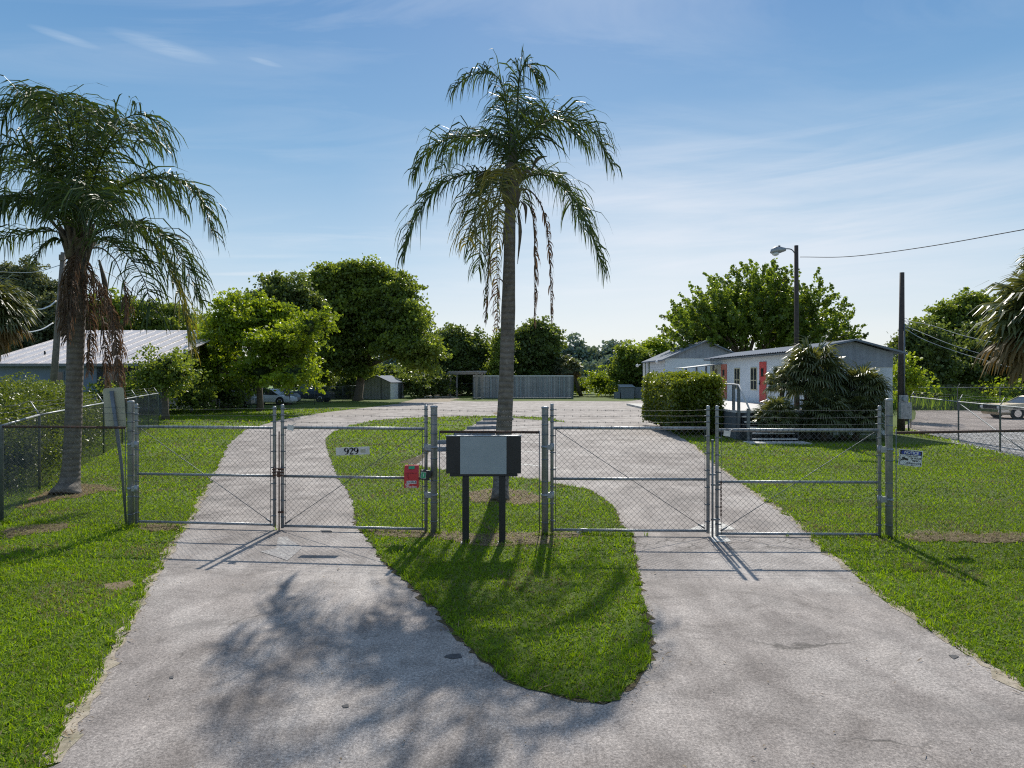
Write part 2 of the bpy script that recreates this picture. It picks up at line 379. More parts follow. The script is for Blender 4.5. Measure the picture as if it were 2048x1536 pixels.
# sandy verge along asphalt, left
vg=[gp(x,y) for x,y in road_px[:7]]
sheet('sandy_verge',rough_poly([(a[0]-.07,a[1]) for a in vg]+[(a[0]+.05,a[1]) for a in vg[::-1]],.12,.03,31),.0075,M['sand'])
vg=[gp(x,y) for x,y in road_px[18:]]
sheet('sandy_verge',rough_poly([(a[0]+.06,a[1]) for a in vg]+[(a[0]-.04,a[1]) for a in vg[::-1]],.12,.03,32),.0075,M['sand'])
sheet('sandy_track',rough_poly(px2w([(800,806),(900,803),(930,798),(915,795),(905,792),(930,789),(930,787),(880,787.5),(850,791),(835,797)]),.8,.15,12,300),.009,M['sand'])
sheet('gravel_lot',px2w([(1805,862),(1839,864),(1914,888),(2006,908),(2060,918)])+[(30,20),(60,20),(60,30),(30,32),(19,33.5)],.004,M['gravel'])
sheet('side_road',px2w([(1795,862),(1830,838),(1832,826),(1830,821)])+[(90,53),(90,30.5),(30,31.5)],.009,M['lot'])
sheet('concrete_apron',[(8.9,38),(10.4,38.2),(10.6,45),(9.6,45.6),(8.6,43)],.009,M['concrete'])
g=G(); g.bbox(10.3,12.6,50.5,63,.0,.16); o=g.build('entrance_slab',M['concrete'],loc=(11.4,56,0)); o['kind']='structure'
g=G(); g.bbox(8.9,11.2,26.1,27.0,.0,.05); o=g.build('stair_pad',M['concrete'],loc=(10,26.5,0)); o['kind']='structure'
sheet('container_verge',rough_poly(px2w([(895,801),(930,796),(1160,794),(1300,797),(1260,803),(1100,802),(950,803)]),1.2,.25,14,300),.014,M['ground'])
sheet('field',[( -60,130),(120,130),(200,420),(-100,420)],.004,plain('crop_field',(.16,.26,.06),.9,0,.2,.2))
# markings
def line_mark(name,a,b,w,mat,z=.009):
    a=np.array(gp(*a)[:2]);b=np.array(gp(*b)[:2]); d=(b-a)/np.linalg.norm(b-a); n_=np.array([-d[1],d[0]])*w/2
    return sheet(name,[tuple(a-n_),tuple(b-n_),tuple(b+n_),tuple(a+n_)],z,mat)
for a,b in(((940,862.5),(1129,873)),((915,875),(1125,889)),((900,889),(1120,909.6)),((885,912),(1116,936.5)),((975,852),(1120,859.5))):
    line_mark('bay_line',a,b,.1,M['paint2'])
sheet('painted_arrow',px2w([(1376,1060),(1424,1043),(1436,1043),(1474,1060),(1440,1062),(1463,1084),(1425,1086),(1418,1062)]),.009,M['paint'])
sheet('painted_arrow',px2w([(556,1075),(575,1074),(582,1082),(606,1096),(575,1122),(520,1104),(552,1098)]),.009,paint_mat('very_worn_road_paint',.39))
sheet('tar_patch',rough_poly(px2w([(891,1311),(905,1308),(920,1310),(922,1316),(905,1319),(892,1317)]),.05,.008,20),.009,M['patch'])
sheet('tar_patch',rough_poly(px2w([(1896,1312),(1912,1311),(1920,1316),(1905,1319)]),.05,.008,21),.009,M['patch'])
sheet('tar_patch',rough_poly(px2w([(640,1061),(662,1061),(665,1066),(645,1067)]),.05,.01,22),.009,M['patch'])
sheet('tar_patch',rough_poly(px2w([(338,1354),(347,1353),(348,1358),(340,1359)]),.05,.004,23),.009,M['patch'])
sheet('tar_patch',rough_poly(px2w([(684,1412),(694,1411),(697,1417),(686,1418)]),.05,.004,24),.009,M['patch'])

# ------------------------------------------------------------------ grass
def grass():
    side=[(15.4,18.5),(16.25,23.3),(17.3,27.1),(19.2,33.5),(20.3,52.8),(95,53),(95,12),(13.5,14.2)]
    g=G()
    bands=[(3.9,6.5,4200,.062,.0042),(6.5,9.5,2800,.066,.0050),(9.5,14,1500,.070,.0065),(14,22,560,.080,.010),(22,34,190,.10,.017),(34,56,45,.14,.03)]
    for y0,y1,den,h,w in bands:
        xm=.98*y1+3; n=int((y1-y0)*2*xm*den)
        P=np.stack([RS.uniform(-xm,xm,n),RS.uniform(y0,y1,n)],1)
        keep=np.abs(P[:,0])<.95*P[:,1]+2.8
        P=P[keep]
        # clumpy density
        cl=np.sin(P[:,0]*3.1+1.3*np.sin(P[:,1]*2.2))*np.sin(P[:,1]*2.7+1.7*np.sin(P[:,0]*1.9))
        P=P[RS.rand(len(P))<.80+.20*cl]
        ing=pip(P,isl_r); inr=pip(P,road_r)
        ok=(~inr)|ing
        for d in dirts: ok&=~(pip(P,d)&(RS.rand(len(P))<.82))
        ok&=~pip(P,side)
        ok&=~((P[:,0]>8.9)&(P[:,0]<17)&(P[:,1]>26.1)&(P[:,1]<50))
        P=P[ok]; n=len(P)
        # bigger patches of vigour
        v=.5+.5*np.sin(P[:,0]*.9+2*np.sin(P[:,1]*.5))*np.cos(P[:,1]*.8+1.2*np.sin(P[:,0]*.7))
        fine=.5+.5*np.sin(P[:,0]*9+3*np.sin(P[:,1]*7))*np.cos(P[:,1]*11+2*np.sin(P[:,0]*8))
        hh=h*.74*(.45+.75*RS.rand(n))*(.7+.35*v+.25*fine)*RS.choice([1,1,1,1.35],n)
        az=RS.uniform(0,2*math.pi,n); lean=RS.uniform(.25,1.5,n)
        d=np.stack([np.cos(az)*np.sin(lean),np.sin(az)*np.sin(lean),np.cos(lean)],1)
        sd=np.stack([-np.sin(az),np.cos(az),np.zeros(n)],1)
        ph=RS.uniform(-.9,.9,n)[:,None]; sd=sd*np.cos(ph)+np.cross(d,sd)*np.sin(ph)
        B=np.stack([P[:,0],P[:,1],np.where(pip(P,isl_r),.012,.002)],1)
        m=B+d*hh[:,None]*.55; t=m+(d*hh[:,None]*.5+np.array([0,0,-1])*hh[:,None]*.18*RS.rand(n)[:,None]); t[:,2]=np.maximum(t[:,2],.018)
        Pc=np.stack([B,m,t],1)
        W=np.stack([np.full(n,w),np.full(n,w*.85),np.full(n,w*.12)],1)*(.7+.6*RS.rand(n))[:,None]
        pt_=np.sin(P[:,0]*1.3+2.1*np.sin(P[:,1]*.9+1))*np.sin(P[:,1]*1.6+1.9*np.sin(P[:,0]*1.1)); hm=np.where(pt_>.55,.6,1.0); dry=RS.rand(n)<.04+.08*(fine<.25)+.30*(pt_>.55)
        r=np.clip(-.05+.30*v+.35*fine+.5*RS.rand(n),0,1)
        for mi,sel in((0,~dry),(1,dry)):
            if sel.sum(): g.strips(Pc[sel],sd[sel],W[sel],r[sel],mi)
    # dead straw on the soil
    for d in dirts[:6]:
        a=np.array(d); lo,hi=a.min(0),a.max(0); n=int(min(9000,(hi-lo).prod()*1500))
        P=np.stack([RS.uniform(lo[0],hi[0],n),RS.uniform(lo[1],hi[1],n)],1); P=P[pip(P,d)]; n=len(P)
        az=RS.uniform(0,2*math.pi,n); L=RS.uniform(.03,.11,n); dd=np.stack([np.cos(az),np.sin(az),RS.uniform(0,.25,n)],1)
        B=np.stack([P[:,0],P[:,1],np.full(n,.022)],1); Pc=np.stack([B,B+dd*L[:,None]],1)
        g.strips(Pc,np.stack([-np.sin(az),np.cos(az),0*az],1),np.full((n,2),.0035),RS.rand(n),1)
    o=g.build('lawn_grass',[M['grass'],M['grassdry']]); tag(o,'short bright green coarse lawn grass on both sides of the driveways','grass',kind='stuff')
grass()

def litter():
    g=G(); pts=[]
    E=np.array([gp(x,y)[:2] for x,y in road_px[:9]]); E2=np.array([gp(x,y)[:2] for x,y in road_px[15:]]); E3=np.array(isl[:34])
    for e in(E,E2,E3):
        sg=np.linalg.norm(np.diff(e,axis=0),axis=1)
        for a,b,l in zip(e[:-1],e[1:],sg):
            if a[1]>20: continue
            k=int(l*38); t=RS.rand(k,1); pts.append(a+(b-a)*t+RS.normal(0,.07,(k,2)))
    k=420; pts.append(np.stack([RS.uniform(-5,5,k),RS.uniform(4,16,k)],1))
    k=260; pts.append(np.stack([RS.normal(-.2,1.6,k),RS.normal(13.2,1.6,k)],1))
    P=np.concatenate(pts); n=len(P); az=RS.uniform(0,6.28,n); L=RS.uniform(.006,.030,n)*(1+1.8*(RS.rand(n)<.05)); W=RS.uniform(.003,.008,n)
    d=np.stack([np.cos(az),np.sin(az),RS.uniform(-.1,.35,n)],1); B=np.stack([P[:,0],P[:,1],np.full(n,.017)],1)
    g.strips(np.stack([B-d*L[:,None]*.3,B+d*L[:,None]*.3+[0,0,.004],B+d*L[:,None]],1),np.stack([-np.sin(az),np.cos(az),0*az],1),np.stack([W*.3,W,W*.2],1),RS.rand(n))
    o=g.build('leaf_litter',M['litter']); tag(o,'dry leaf bits and crumbs scattered along the driveway edges','leaf litter',kind='stuff')
    # taller tufts at post feet and along the fence line and turf edges
    g=G(); C=[]
    for (x,y) in [gp(262,1054)[:2],gp(868,1069)[:2],gp(1090,1072)[:2],gp(1778,1077)[:2],gp(930,1088)[:2],gp(1005,1089)[:2],gp(3,1047)[:2]]:
        for q in range(9): C.append((x+RS.normal(0,.10),y+RS.normal(0,.06)))
    for q in range(150):
        x=RS.uniform(-9,12); y=np.interp(x,[-8.8,-6.4,-1.25,.5,5.9,9],[12.07,11.78,11.22,11.1,10.94,11.5])+RS.normal(0,.09); C.append((x,y))
    for e in(E,E2,E3):
        for a,b in zip(e[:-1],e[1:]):
            if a[1]>18: continue
            for q in range(int(np.linalg.norm(b-a)*7)): C.append(tuple(a+(b-a)*RS.rand()+RS.normal(0,.045,2)))
    C=np.array(C); ok=(~pip(C,road_r))|pip(C,isl_r)|(RS.rand(len(C))<.03); C=C[ok]; m=13
    P=np.repeat(C,m,0)+RS.normal(0,.018,(len(C)*m,2)); n=len(P); az=RS.uniform(0,6.28,n); ln=RS.uniform(.1,.9,n); h=np.repeat(RS.uniform(.05,.13,len(C)),m)*RS.uniform(.5,1.2,n)
    d=np.stack([np.cos(az)*np.sin(ln),np.sin(az)*np.sin(ln),np.cos(ln)],1); B=np.stack([P[:,0],P[:,1],np.full(n,.004)],1); mm=B+d*h[:,None]*.6; t=mm+(d+np.array([0,0,-.5]))*h[:,None]*.5
    g.strips(np.stack([B,mm,t],1),np.stack([-np.sin(az),np.cos(az),0*az],1),np.array([.004,.0035,.0005])[None]*np.ones((n,1)),RS.rand(n))
    o=g.build('grass_tufts',M['grass']); tag(o,'taller grass tufts along the fence line and driveway edges','grass',kind='stuff')
M['litter']=leafmat('dry_leaf_bits',(.07,.045,.025),(.30,.22,.13),.15,.7,.2,(1.1,1,.8))
litter()

# ------------------------------------------------------------------ palms
def crom(pts,k=24):
    P=np.array(pts,float); P=np.vstack([2*P[0]-P[1],P,2*P[-1]-P[-2]]); out=[]
    n=len(P)-3
    for i in range(n):
        p0,p1,p2,p3=P[i:i+4]; m=max(2,k//n)
        for t in np.linspace(0,1,m,endpoint=False):
            out.append(.5*((2*p1)+(-p0+p2)*t+(2*p0-5*p1+4*p2-p3)*t*t+(-p0+3*p1-3*p2+p3)*t**3))
    out.append(P[-2]); return np.array(out)
def frond(parent,pts,lf=.75,mat='frond',n=90,droop=1.0,start=.18,up=.5,rr=.022,w=.0150,name='frond',tipmat=None):
    C=crom(pts,36); seg=np.linalg.norm(np.diff(C,axis=0),axis=1); cum=np.concatenate([[0],np.cumsum(seg)]); L=cum[-1]
    g=G(); g.tube(C,np.linspace(rr,.005,len(C)),5,r=.35)
    t=np.repeat(np.linspace(start,1,n),2)+RS.uniform(-.004,.004,2*n); t=np.clip(t,0,1); side=np.tile([1,-1],n)
    B=np.stack([np.interp(t*L,cum,C[:,i]) for i in range(3)],1)
    Tn=np.gradient(C,axis=0); Tn/=np.linalg.norm(Tn,axis=1)[:,None]
    T=np.stack([np.interp(t*L,cum,Tn[:,i]) for i in range(3)],1)
    S=np.cross(T,[0,0,1.]); nn=np.linalg.norm(S,axis=1)[:,None]; 
    ref=np.cross(C[-1]-C[0],[0,0,1.]); ref/=np.linalg.norm(ref)+1e-6
    S=np.where(nn>.25,S/np.maximum(nn,1e-6),ref); U=np.cross(S,T)
    ang=RS.uniform(-.15,.9,2*n)*up*1.6
    d=S*side[:,None]*np.cos(ang)[:,None]*.85+U*np.sin(ang)[:,None]*.8+T*RS.uniform(.25,.95,2*n)[:,None]+RS.normal(0,.09,S.shape)
    d/=np.linalg.norm(d,axis=1)[:,None]
    tt=(t-start)/(1-start); ll=lf*(1.35 if droop<1.5 and droop>.1 else 1.0)*(.45+.9*np.sin(np.clip(tt*2.5+.45,0,math.pi)))*.75*RS.uniform(.55,1.25,2*n)
    K=5; Pc=[B]; cur=B; dd=d.copy()
    dr=droop*RS.uniform(.35,1.5,2*n)
    for k in range(1,K):
        cur=cur+dd*(ll/(K-1))[:,None]; Pc.append(cur); dd=dd+np.array([0,0,-1.])*(dr*(.45+.75*(k>1)))[:,None]; dd/=np.linalg.norm(dd,axis=1)[:,None]
    Pc=np.stack(Pc,1)
    sd=np.cross(d,T+RS.normal(0,.3,T.shape)); sd=T*.6+S*.35*side[:,None]+RS.normal(0,.35,T.shape); sd/=np.linalg.norm(sd,axis=1)[:,None]
    W=w*np.array([.8,1.1,1,.75,.12])[None]*RS.uniform(.8,1.2,2*n)[:,None]
    mi=np.zeros(2*n,int)
    mats=[M[mat]]
    if tipmat:
        mats.append(M[tipmat]); mi=(RS.rand(2*n)<np.clip((tt-.25)*1.5,0,.9)).astype(int)
    for k in set(mi):
        s_=mi==k; g.strips(Pc[s_],sd[s_],W[s_],RS.rand(s_.sum()),k)
    g.build(name,mats,parent)

def palm_trunk(pts,rads,seed=0):
    C=crom(pts,30); r=np.interp(np.linspace(0,1,len(C)),np.linspace(0,1,len(rads)),rads)
    r=r*(1+.015*np.sin(np.arange(len(r))*2.1))
    g=G(); g.tube(C,r,18); return g

# centre palm
YP=14.9
def c(cx,cy,dy=0): # crop survey coords -> world
    x=780+cx/2.478; y=60+cy/2.478; return at(x,y,YP+dy)
pt=thing('palm_tree','tall queen palm with ringed trunk standing behind the black signboard','palm',gp(1000,1002))
palm_trunk([gp(1000,1002,-.05),at(1003,940,YP),at(1011,800,YP),at(1016,640,YP),at(1019,500,YP),at(1021,405,YP)],[.20,.165,.175,.165,.15,.15,.125,.12,.105]).build('trunk',M['palmtrunk'],pt)
# crown shaft with old leaf bases
g=G(); b0=np.array(at(1021,408,YP)); g.tube([b0,b0+[0,0,.12],b0+[0.02,0,.42],b0+[.04,0,.95],b0+[.05,0,1.5]],[.12,.19,.17,.12,.05],12)
for k in range(16):
    a=k*2.4; z=.02+.03*k; r=.15; d=np.array([math.cos(a),math.sin(a),0]); p=b0+[0,0,z]+d*r*.8
    g.tube([p-[0,0,.08],p+d*.05+[0,0,.15],p+d*(.12+.01*(k%4))+[0,0,.38]],[.045,.04,.012],5)
g.build('leaf_bases',M['boot'],pt)
ctr=(600,800)
def F_(pts,**k): k['n']=int(k.get('n',90)*.98); frond(pt,pts,**k)
F_([c(600,790),c(625,500),c(640,260),c(658,95)],lf=.35,n=50,droop=.02,start=.3,up=.1,w=.010)                 # spear
F_([c(605,780),c(625,480),c(640,250,-.1),c(668,180,-.1),c(700,190,-.2),c(740,270,-.2)],lf=.55,n=60,start=.62)
F_([c(598,790),c(590,560,.2),c(570,330,.4),c(520,225,.5),c(400,225,.5),c(320,290,.5)],lf=.7,n=90)
F_([c(598,790),c(560,560,-.1),c(470,530,-.2),c(330,530,-.3),c(200,590,-.3),c(125,710,-.3)],lf=.72,n=95)
F_([c(598,790),c(580,600,.5),c(480,520,1.0),c(330,570,1.5),c(250,690,1.8)],lf=.75,n=90)
F_([c(595,790),c(540,710,-.1),c(400,710,-.3),c(250,770,-.5),c(130,930,-.6),c(75,1110,-.6)],lf=.72,n=95)
F_([c(595,795),c(540,740,-.5),c(470,780,-1.1),c(420,900,-1.5),c(380,1060,-1.6)],lf=.7,n=85,tipmat='frondy')
F_([c(595,795),c(530,760,.3),c(480,860,.6),c(450,1010,.7),c(440,1180,.7)],lf=.65,n=80)
F_([c(595,800),c(545,780,.1),c(505,940,.1),c(490,1180,.1),c(478,1440,.1)],lf=.35,n=80,droop=1.6,tipmat='frondd')
F_([c(595,800),c(555,790,-.3),c(535,900,-.4),c(530,1150,-.4),c(533,1480,-.4)],lf=.33,n=80,droop=1.6,mat='frondy',tipmat='frondd')
F_([c(602,790),c(640,600,.1),c(740,480,.3),c(880,430,.5),c(1020,520,.6),c(1095,670,.6)],lf=.75,n=100)
F_([c(602,790),c(650,580,-.4),c(740,470,-.9),c(860,450,-1.3),c(960,560,-1.5)],lf=.72,n=90)
F_([c(604,790),c(690,725,-.1),c(800,730,-.3),c(910,840,-.5),c(990,1000,-.6),c(1050,1170,-.6)],lf=.68,n=95)
F_([c(604,790),c(680,720,.5),c(780,720,1.1),c(880,820,1.5),c(960,1000,1.7)],lf=.68,n=80)
F_([c(604,800),c(670,800,0),c(705,900,0),c(718,1120,0),c(714,1450,0)],lf=.33,n=80,droop=1.6,mat='frondd',name='dead_frond')
F_([c(604,800),c(690,795,.2),c(760,900,.2),c(790,1120,.2),c(800,1440,.2)],lf=.28,n=80,droop=1.6,mat='frondd',name='dead_frond')
F_([c(600,790),c(600,560,.5),c(590,380,1.1),c(600,330,1.7),c(640,420,2.2)],lf=.7,n=85)
F_([c(600,790),c(620,560,.3),c(650,430,.6),c(700,390,.9),c(770,470,1.1)],lf=.65,n=75)
F_([c(600,790),c(570,700,-.9),c(560,720,-1.6),c(540,850,-2.1),c(530,1000,-2.2)],lf=.65,n=75,mat='frondy')
F_([c(600,790),c(620,680,.9),c(640,700,1.7),c(660,850,2.1)],lf=.6,n=70)
for pts in ([c(650,850),c(672,880),c(672,960)],[c(640,720,-.1),c(680,700,-.1),c(705,720,-.1)],[c(700,700,0),c(730,640,0),c(780,625,0)],[c(575,870),c(570,980),c(556,1090)],[c(632,870),c(645,1000),c(632,1160)]):
    g=G(); C=crom(pts,10); g.tube(C,np.interp(np.linspace(0,1,len(C)),[0,.5,1],[.015,.045,.006]),6); g.build('spathe',M['boot'],pt)
# fruit cluster, orange-brown
g=G()
for k in range(70):
    p0=np.array(c(535,720,-.2)); e=np.array(c(450+RS.uniform(-35,50),740+RS.uniform(-20,60),-.3+RS.uniform(-.2,.2)))
    g.tube([p0,(p0+e)/2+[0,0,.12],e],[.006,.006,.012],4,r=RS.rand())
g.build('fruit_stalk',M['frondy'],pt)

# left palm
YL=15.2
def d(cx,cy,dy=0): return at(cx/2.954,100+cy/2.954,YL+dy)
lp=thing('palm_tree','bushy queen palm with hanging brown dead fronds beside the leaning sign','palm',gp(135,985))
palm_trunk([gp(132,988,-.05),at(141,950,YL),at(146,860,YL),at(149,760,YL),at(153,640,YL),at(156,515,YL)],[.34,.22,.175,.17,.165,.165,.17,.18,.19]).build('trunk',M['palmtrunk'],lp)
g=G(); b0=np.array(at(155,520,YL)); g.tube([b0,b0+[0,0,.1],b0+[0,0,.4],b0+[0,0,.9],b0+[0,0,1.5]],[.19,.23,.24,.16,.06],12)
for k in range(20):
    a=k*2.4; z=.0+.03*k; dd=np.array([math.cos(a),math.sin(a),0]); p=b0+[0,0,z]+dd*.17
    g.tube([p-[0,0,.1],p+dd*.08+[0,0,.2],p+dd*(.2+.02*(k%4))+[0,0,.45]],[.06,.05,.015],5)
g.build('leaf_bases',M['boot'],lp)
def L_(pts,**k): k.setdefault('n',100); k.setdefault('lf',.8); k.setdefault('w',.0165); frond(lp,pts,**k)
L_([d(450,1150),d(380,800,-.2),d(260,450,-.5),d(120,280,-.7),d(10,420,-.8)])
L_([d(450,1150),d(400,750,.3),d(330,380,.6),d(200,250,.9),d(80,330,1.1)])
L_([d(455,1150),d(440,700,-.6),d(380,330,-1.2),d(330,270,-1.7),d(280,420,-2.1)])
L_([d(455,1150),d(460,700,.5),d(420,380,1.0),d(440,310,1.7),d(480,450,2.1)])
L_([d(460,1150),d(500,750,-.2),d(520,450,-.4),d(560,350,-.7),d(640,500,-1.0)])
L_([d(470,1150),d(540,750,.2),d(640,500,.4),d(800,380,.5),d(930,440,.5),d(990,590,.5)])
L_([d(470,1150),d(560,750,-.5),d(660,520,-1.1),d(780,440,-1.6),d(870,560,-1.9)])
L_([d(475,1150),d(600,920,-.1),d(800,770,-.3),d(1020,760,-.4),d(1180,880,-.5),d(1260,1090,-.5)],n=115)
L_([d(475,1150),d(600,900,.6),d(760,780,1.2),d(960,820,1.7),d(1080,960,1.9)])
L_([d(475,1160),d(640,1030,-.2),d(820,1040,-.5),d(980,1120,-.7),d(1100,1280,-.8),d(1170,1480,-.8)],n=110)
L_([d(475,1160),d(640,1050,.3),d(800,1060,.7),d(960,1220,1.0),d(1060,1450,1.1),d(1130,1750,1.1)],mat='frond',tipmat='frondy',n=110)
L_([d(480,1170),d(600,1120,-.6),d(740,1200,-1.2),d(850,1360,-1.5),d(900,1560,-1.6)],n=90)
L_([d(445,1150),d(350,850,-.3),d(200,640,-.6),d(60,560,-.8),d(-60,700,-.9)])
L_([d(445,1150),d(340,850,.5),d(200,680,1.1),d(80,680,1.5),d(20,820,1.6)])
L_([d(440,1150),d(330,950,-.4),d(170,880,-1.0),d(20,920,-1.4),d(-90,1050,-1.6)])
L_([d(440,1150),d(330,960,.3),d(180,900,.6),d(0,900,.8),d(-160,1000,.9)])
L_([d(440,1160),d(340,1075,0),d(180,1080,.1),d(0,1120,.2),d(-160,1240,.2)],lf=.6,n=70)
L_([d(440,1170),d(330,1120,-.2),d(240,1180,-.3),d(205,1260,-.3)],lf=.3,n=40)
L_([d(460,1150),d(500,900,-1.0),d(560,830,-1.8),d(640,950,-2.3),d(680,1120,-2.4)])
L_([d(460,1150),d(440,900,-1.1),d(420,820,-1.9),d(380,950,-2.4)])
L_([d(480,1180),d(590,1170,.1),d(650,1210,.1),d(690,1260,.1),d(735,1400,.1),d(745,1600,.1)],lf=.3,n=50,mat='frondd',start=.6,name='dead_frond')
for k,(x0,xm,x1,ye,m) in enumerate([(480,530,525,1900,'frondd'),(440,400,395,1720,'frondd'),(500,600,640,2080,'frondd'),(520,660,705,1960,'frondd'),(515,650,720,2050,'frondd'),(410,375,362,1650,'frondd')]):
    dy=RS.uniform(-.5,.3)
    L_([d(470,1190,0),d((x0+470)/2+10,1180,dy*.5),d(x0,1280,dy),d(xm,1560,dy),d(x1,ye,dy)],lf=.42,droop=1.7,mat=m,n=120,w=.015,name='dead_frond')
for pts in ([d(370,1090),d(280,980),d(210,880),d(160,815)],[d(590,1050),d(780,1030),d(870,985)],[d(585,1240),d(620,1380),d(640,1520)]):
    g=G(); C=crom(pts,10); g.tube(C,np.interp(np.linspace(0,1,len(C)),[0,.5,1],[.02,.055,.006]),6); g.build('spathe',M['boot'],lp)

def fan_crown(g,c0,R,n,up_bias=.2,pet=.45,blade=.5,zmin=-1.,dry=0,squash=1.,seg=26,seed=0,azr=None):
    r=np.random.RandomState(seed)
    for k in range(n):
        az=k*2.399+r.uniform(-.3,.3) if azr is None else r.uniform(*azr)
        el=math.asin(np.clip(zmin+(1-zmin)*((k+.5)/n),-1,1))
        dr_=np.array([math.cos(az)*math.cos(el),math.sin(az)*math.cos(el),math.sin(el)+up_bias]); dr_/=np.linalg.norm(dr_)
        L=R*pet*r.uniform(.8,1.15); p0=np.array(c0)+dr_*.05*R
        pe=p0+dr_*L+np.array([0,0,-.06*R*(1-max(0,dr_[2]))])
        mi=1 if (dr_[2]<-.25 and dry) else 0
        g.tube([p0,(p0+pe)/2+[0,0,.03*R],pe],[.018*R/1.2,.014*R/1.2,.010*R/1.2],4,r=.4,mi=mi,cap=False)
        s=np.cross(dr_,[0,0,1.]); s/=np.linalg.norm(s)+1e-6; u=np.cross(s,dr_)
        B=R*blade*r.uniform(.85,1.15); a=np.linspace(-2.2,2.2,seg); 
        dirs=dr_*np.cos(a)[:,None]+s*np.sin(a)[:,None]+u*(-.25*np.abs(a)**1.0)[:,None]*.5+u*r.uniform(-.08,.08,seg)[:,None]
        dirs/=np.linalg.norm(dirs,axis=1)[:,None]
        LL=B*(1-.25*np.abs(a)/2.2)*r.uniform(.85,1.1,seg)
        cur=np.repeat(pe[None],seg,0); P=[cur]; dd=dirs.copy()
        for q in range(1,4):
            cur=cur+dd*(LL/3)[:,None]; P.append(cur); dd=dd+np.array([0,0,-1.])*(.13+.34*q*(1.3 if mi else 1)); dd/=np.linalg.norm(dd,axis=1)[:,None]
        side=np.cross(dirs,u+r.normal(0,.35,dirs.shape)); side/=np.linalg.norm(side,axis=1)[:,None]
        W=np.array([.010,.030,.022,.003])[None]*R/1.2*np.ones((seg,1))
        g.strips(np.stack(P,1),side,W,r.rand(seg)*.6+r.rand()*.4,mi)

def fan_palm(label,base,c0,R,n,trunk_r=.14,group=None,dry=0,seed=0,lean=None,**k):
    t=thing('fan_palm',label,'palm',base,group=group)
    g=G(); g.tube([base,((base[0]+c0[0])/2,(base[1]+c0[1])/2,(base[2]+c0[2])/2),(c0[0],c0[1],c0[2]-.1*R)],[trunk_r*1.1,trunk_r,trunk_r*1.1],10); g.build('trunk',M['boot'],t)
    g=G(); n=int(n*1.15); fan_crown(g,c0,R,n,dry=dry,seed=seed,**k); g.build('crown',[M['fan'],M['fandry']],t)
    return t
# palmettos before the office
YB=28.6
gq='fan palms in front of the office'
fan_palm('largest dark fan palm in front of the office end wall',(11.9,28.9,0),at(1625,748,28.9),1.72,50,.15,gq,seed=1,zmin=-.75,dry=0,pet=.42,blade=.55)
fan_palm('fan palm at the office corner, nearest the utility pole',(13.4,28.4,0),at(1722,782,28.6),1.4,46,.15,gq,seed=2,zmin=-.8,pet=.42,blade=.55)
fan_palm('fan palm reaching left over the red office door',(10.9,29.0,0),at(1567,768,28.8),1.05,22,.08,gq,seed=3,zmin=-.5)
fan_palm('low fan palm beside the office stairs',(10.7,27.6,0),at(1552,838,27.6),1.15,34,.1,gq,seed=4,zmin=-.5)
fan_palm('low fan palm under the tallest ones before the office',(12.4,27.9,0),at(1650,830,27.9),1.35,44,.12,gq,seed=5,zmin=-.7)
fan_palm('low fan palm at the right foot of the office palms',(13.7,28.0,0),at(1725,835,28.0),1.25,40,.12,gq,seed=8,zmin=-.7)
fan_palm('large fan palm with dry hanging leaves at the right edge',(14.9,19.0,0),(14.75,19.0,4.1),2.15,64,.2,dry=1,seed=6,zmin=-.9,pet=.45,blade=.5)
fan_palm('taller fan palm crown behind the one at the right edge',(15.7,20.0,0),(15.5,20.0,5.6),1.3,24,.18,seed=9,zmin=-.5)
fan_palm('fan palm with brown skirt at the left edge behind the fence',(-13.9,18.2,0),(-13.75,18.2,4.2),1.35,60,.2,dry=1,seed=7,zmin=-.95,pet=.42,blade=.55)
fan_palm('distant fan palm left of the pair behind the storage container',(7.6,96,0),at(1130,735,96),2.2,40,.25,'fan palms behind the container',dry=1,seed=12,zmin=-.9)
fan_palm('distant fan palm at the right end of the storage container',(9.2,93,0),at(1143,738,93),1.9,40,.25,'fan palms behind the container',dry=1,seed=13,zmin=-.9)

# ------------------------------------------------------------------ broadleaf trees
def ico(center,rad,seed,sub=3,amp=.25):
    import bmesh
    bm=bmesh.new(); bmesh.ops.create_icosphere(bm,subdivisions=sub,radius=1)
    v=np.array([q.co[:] for q in bm.verts]); f=[tuple(x.index for x in q.verts) for q in bm.faces]; bm.free()
    r=np.random.RandomState(seed); a=r.uniform(2,4,(3,3)); p=r.uniform(0,6,3)
    k=1+amp*(np.sin(v@a[0]+p[0])*np.sin(v@a[1]+p[1])+.5*np.sin((v@a[2])*2+p[2]))
    return v*k[:,None]*np.array(rad)+np.array(center),f
def leaf_cloud(g,P,size,r,mi=0,up=.3,asp=.45):
    n=len(P); d=RS.normal(0,1,(n,3)); d/=np.linalg.norm(d,axis=1)[:,None]
    s=np.cross(d,RS.normal(0,1,(n,3))+[0,0,up]); s/=np.linalg.norm(s,axis=1)[:,None]
    sz=size*RS.uniform(.55,1.25,n)
    C=np.stack([P-d*sz[:,None]*.5,P,P+d*sz[:,None]*.5],1)
    W=np.stack([sz*.08,sz*asp,sz*.05],1)
    g.strips(C,s,W,r,mi)
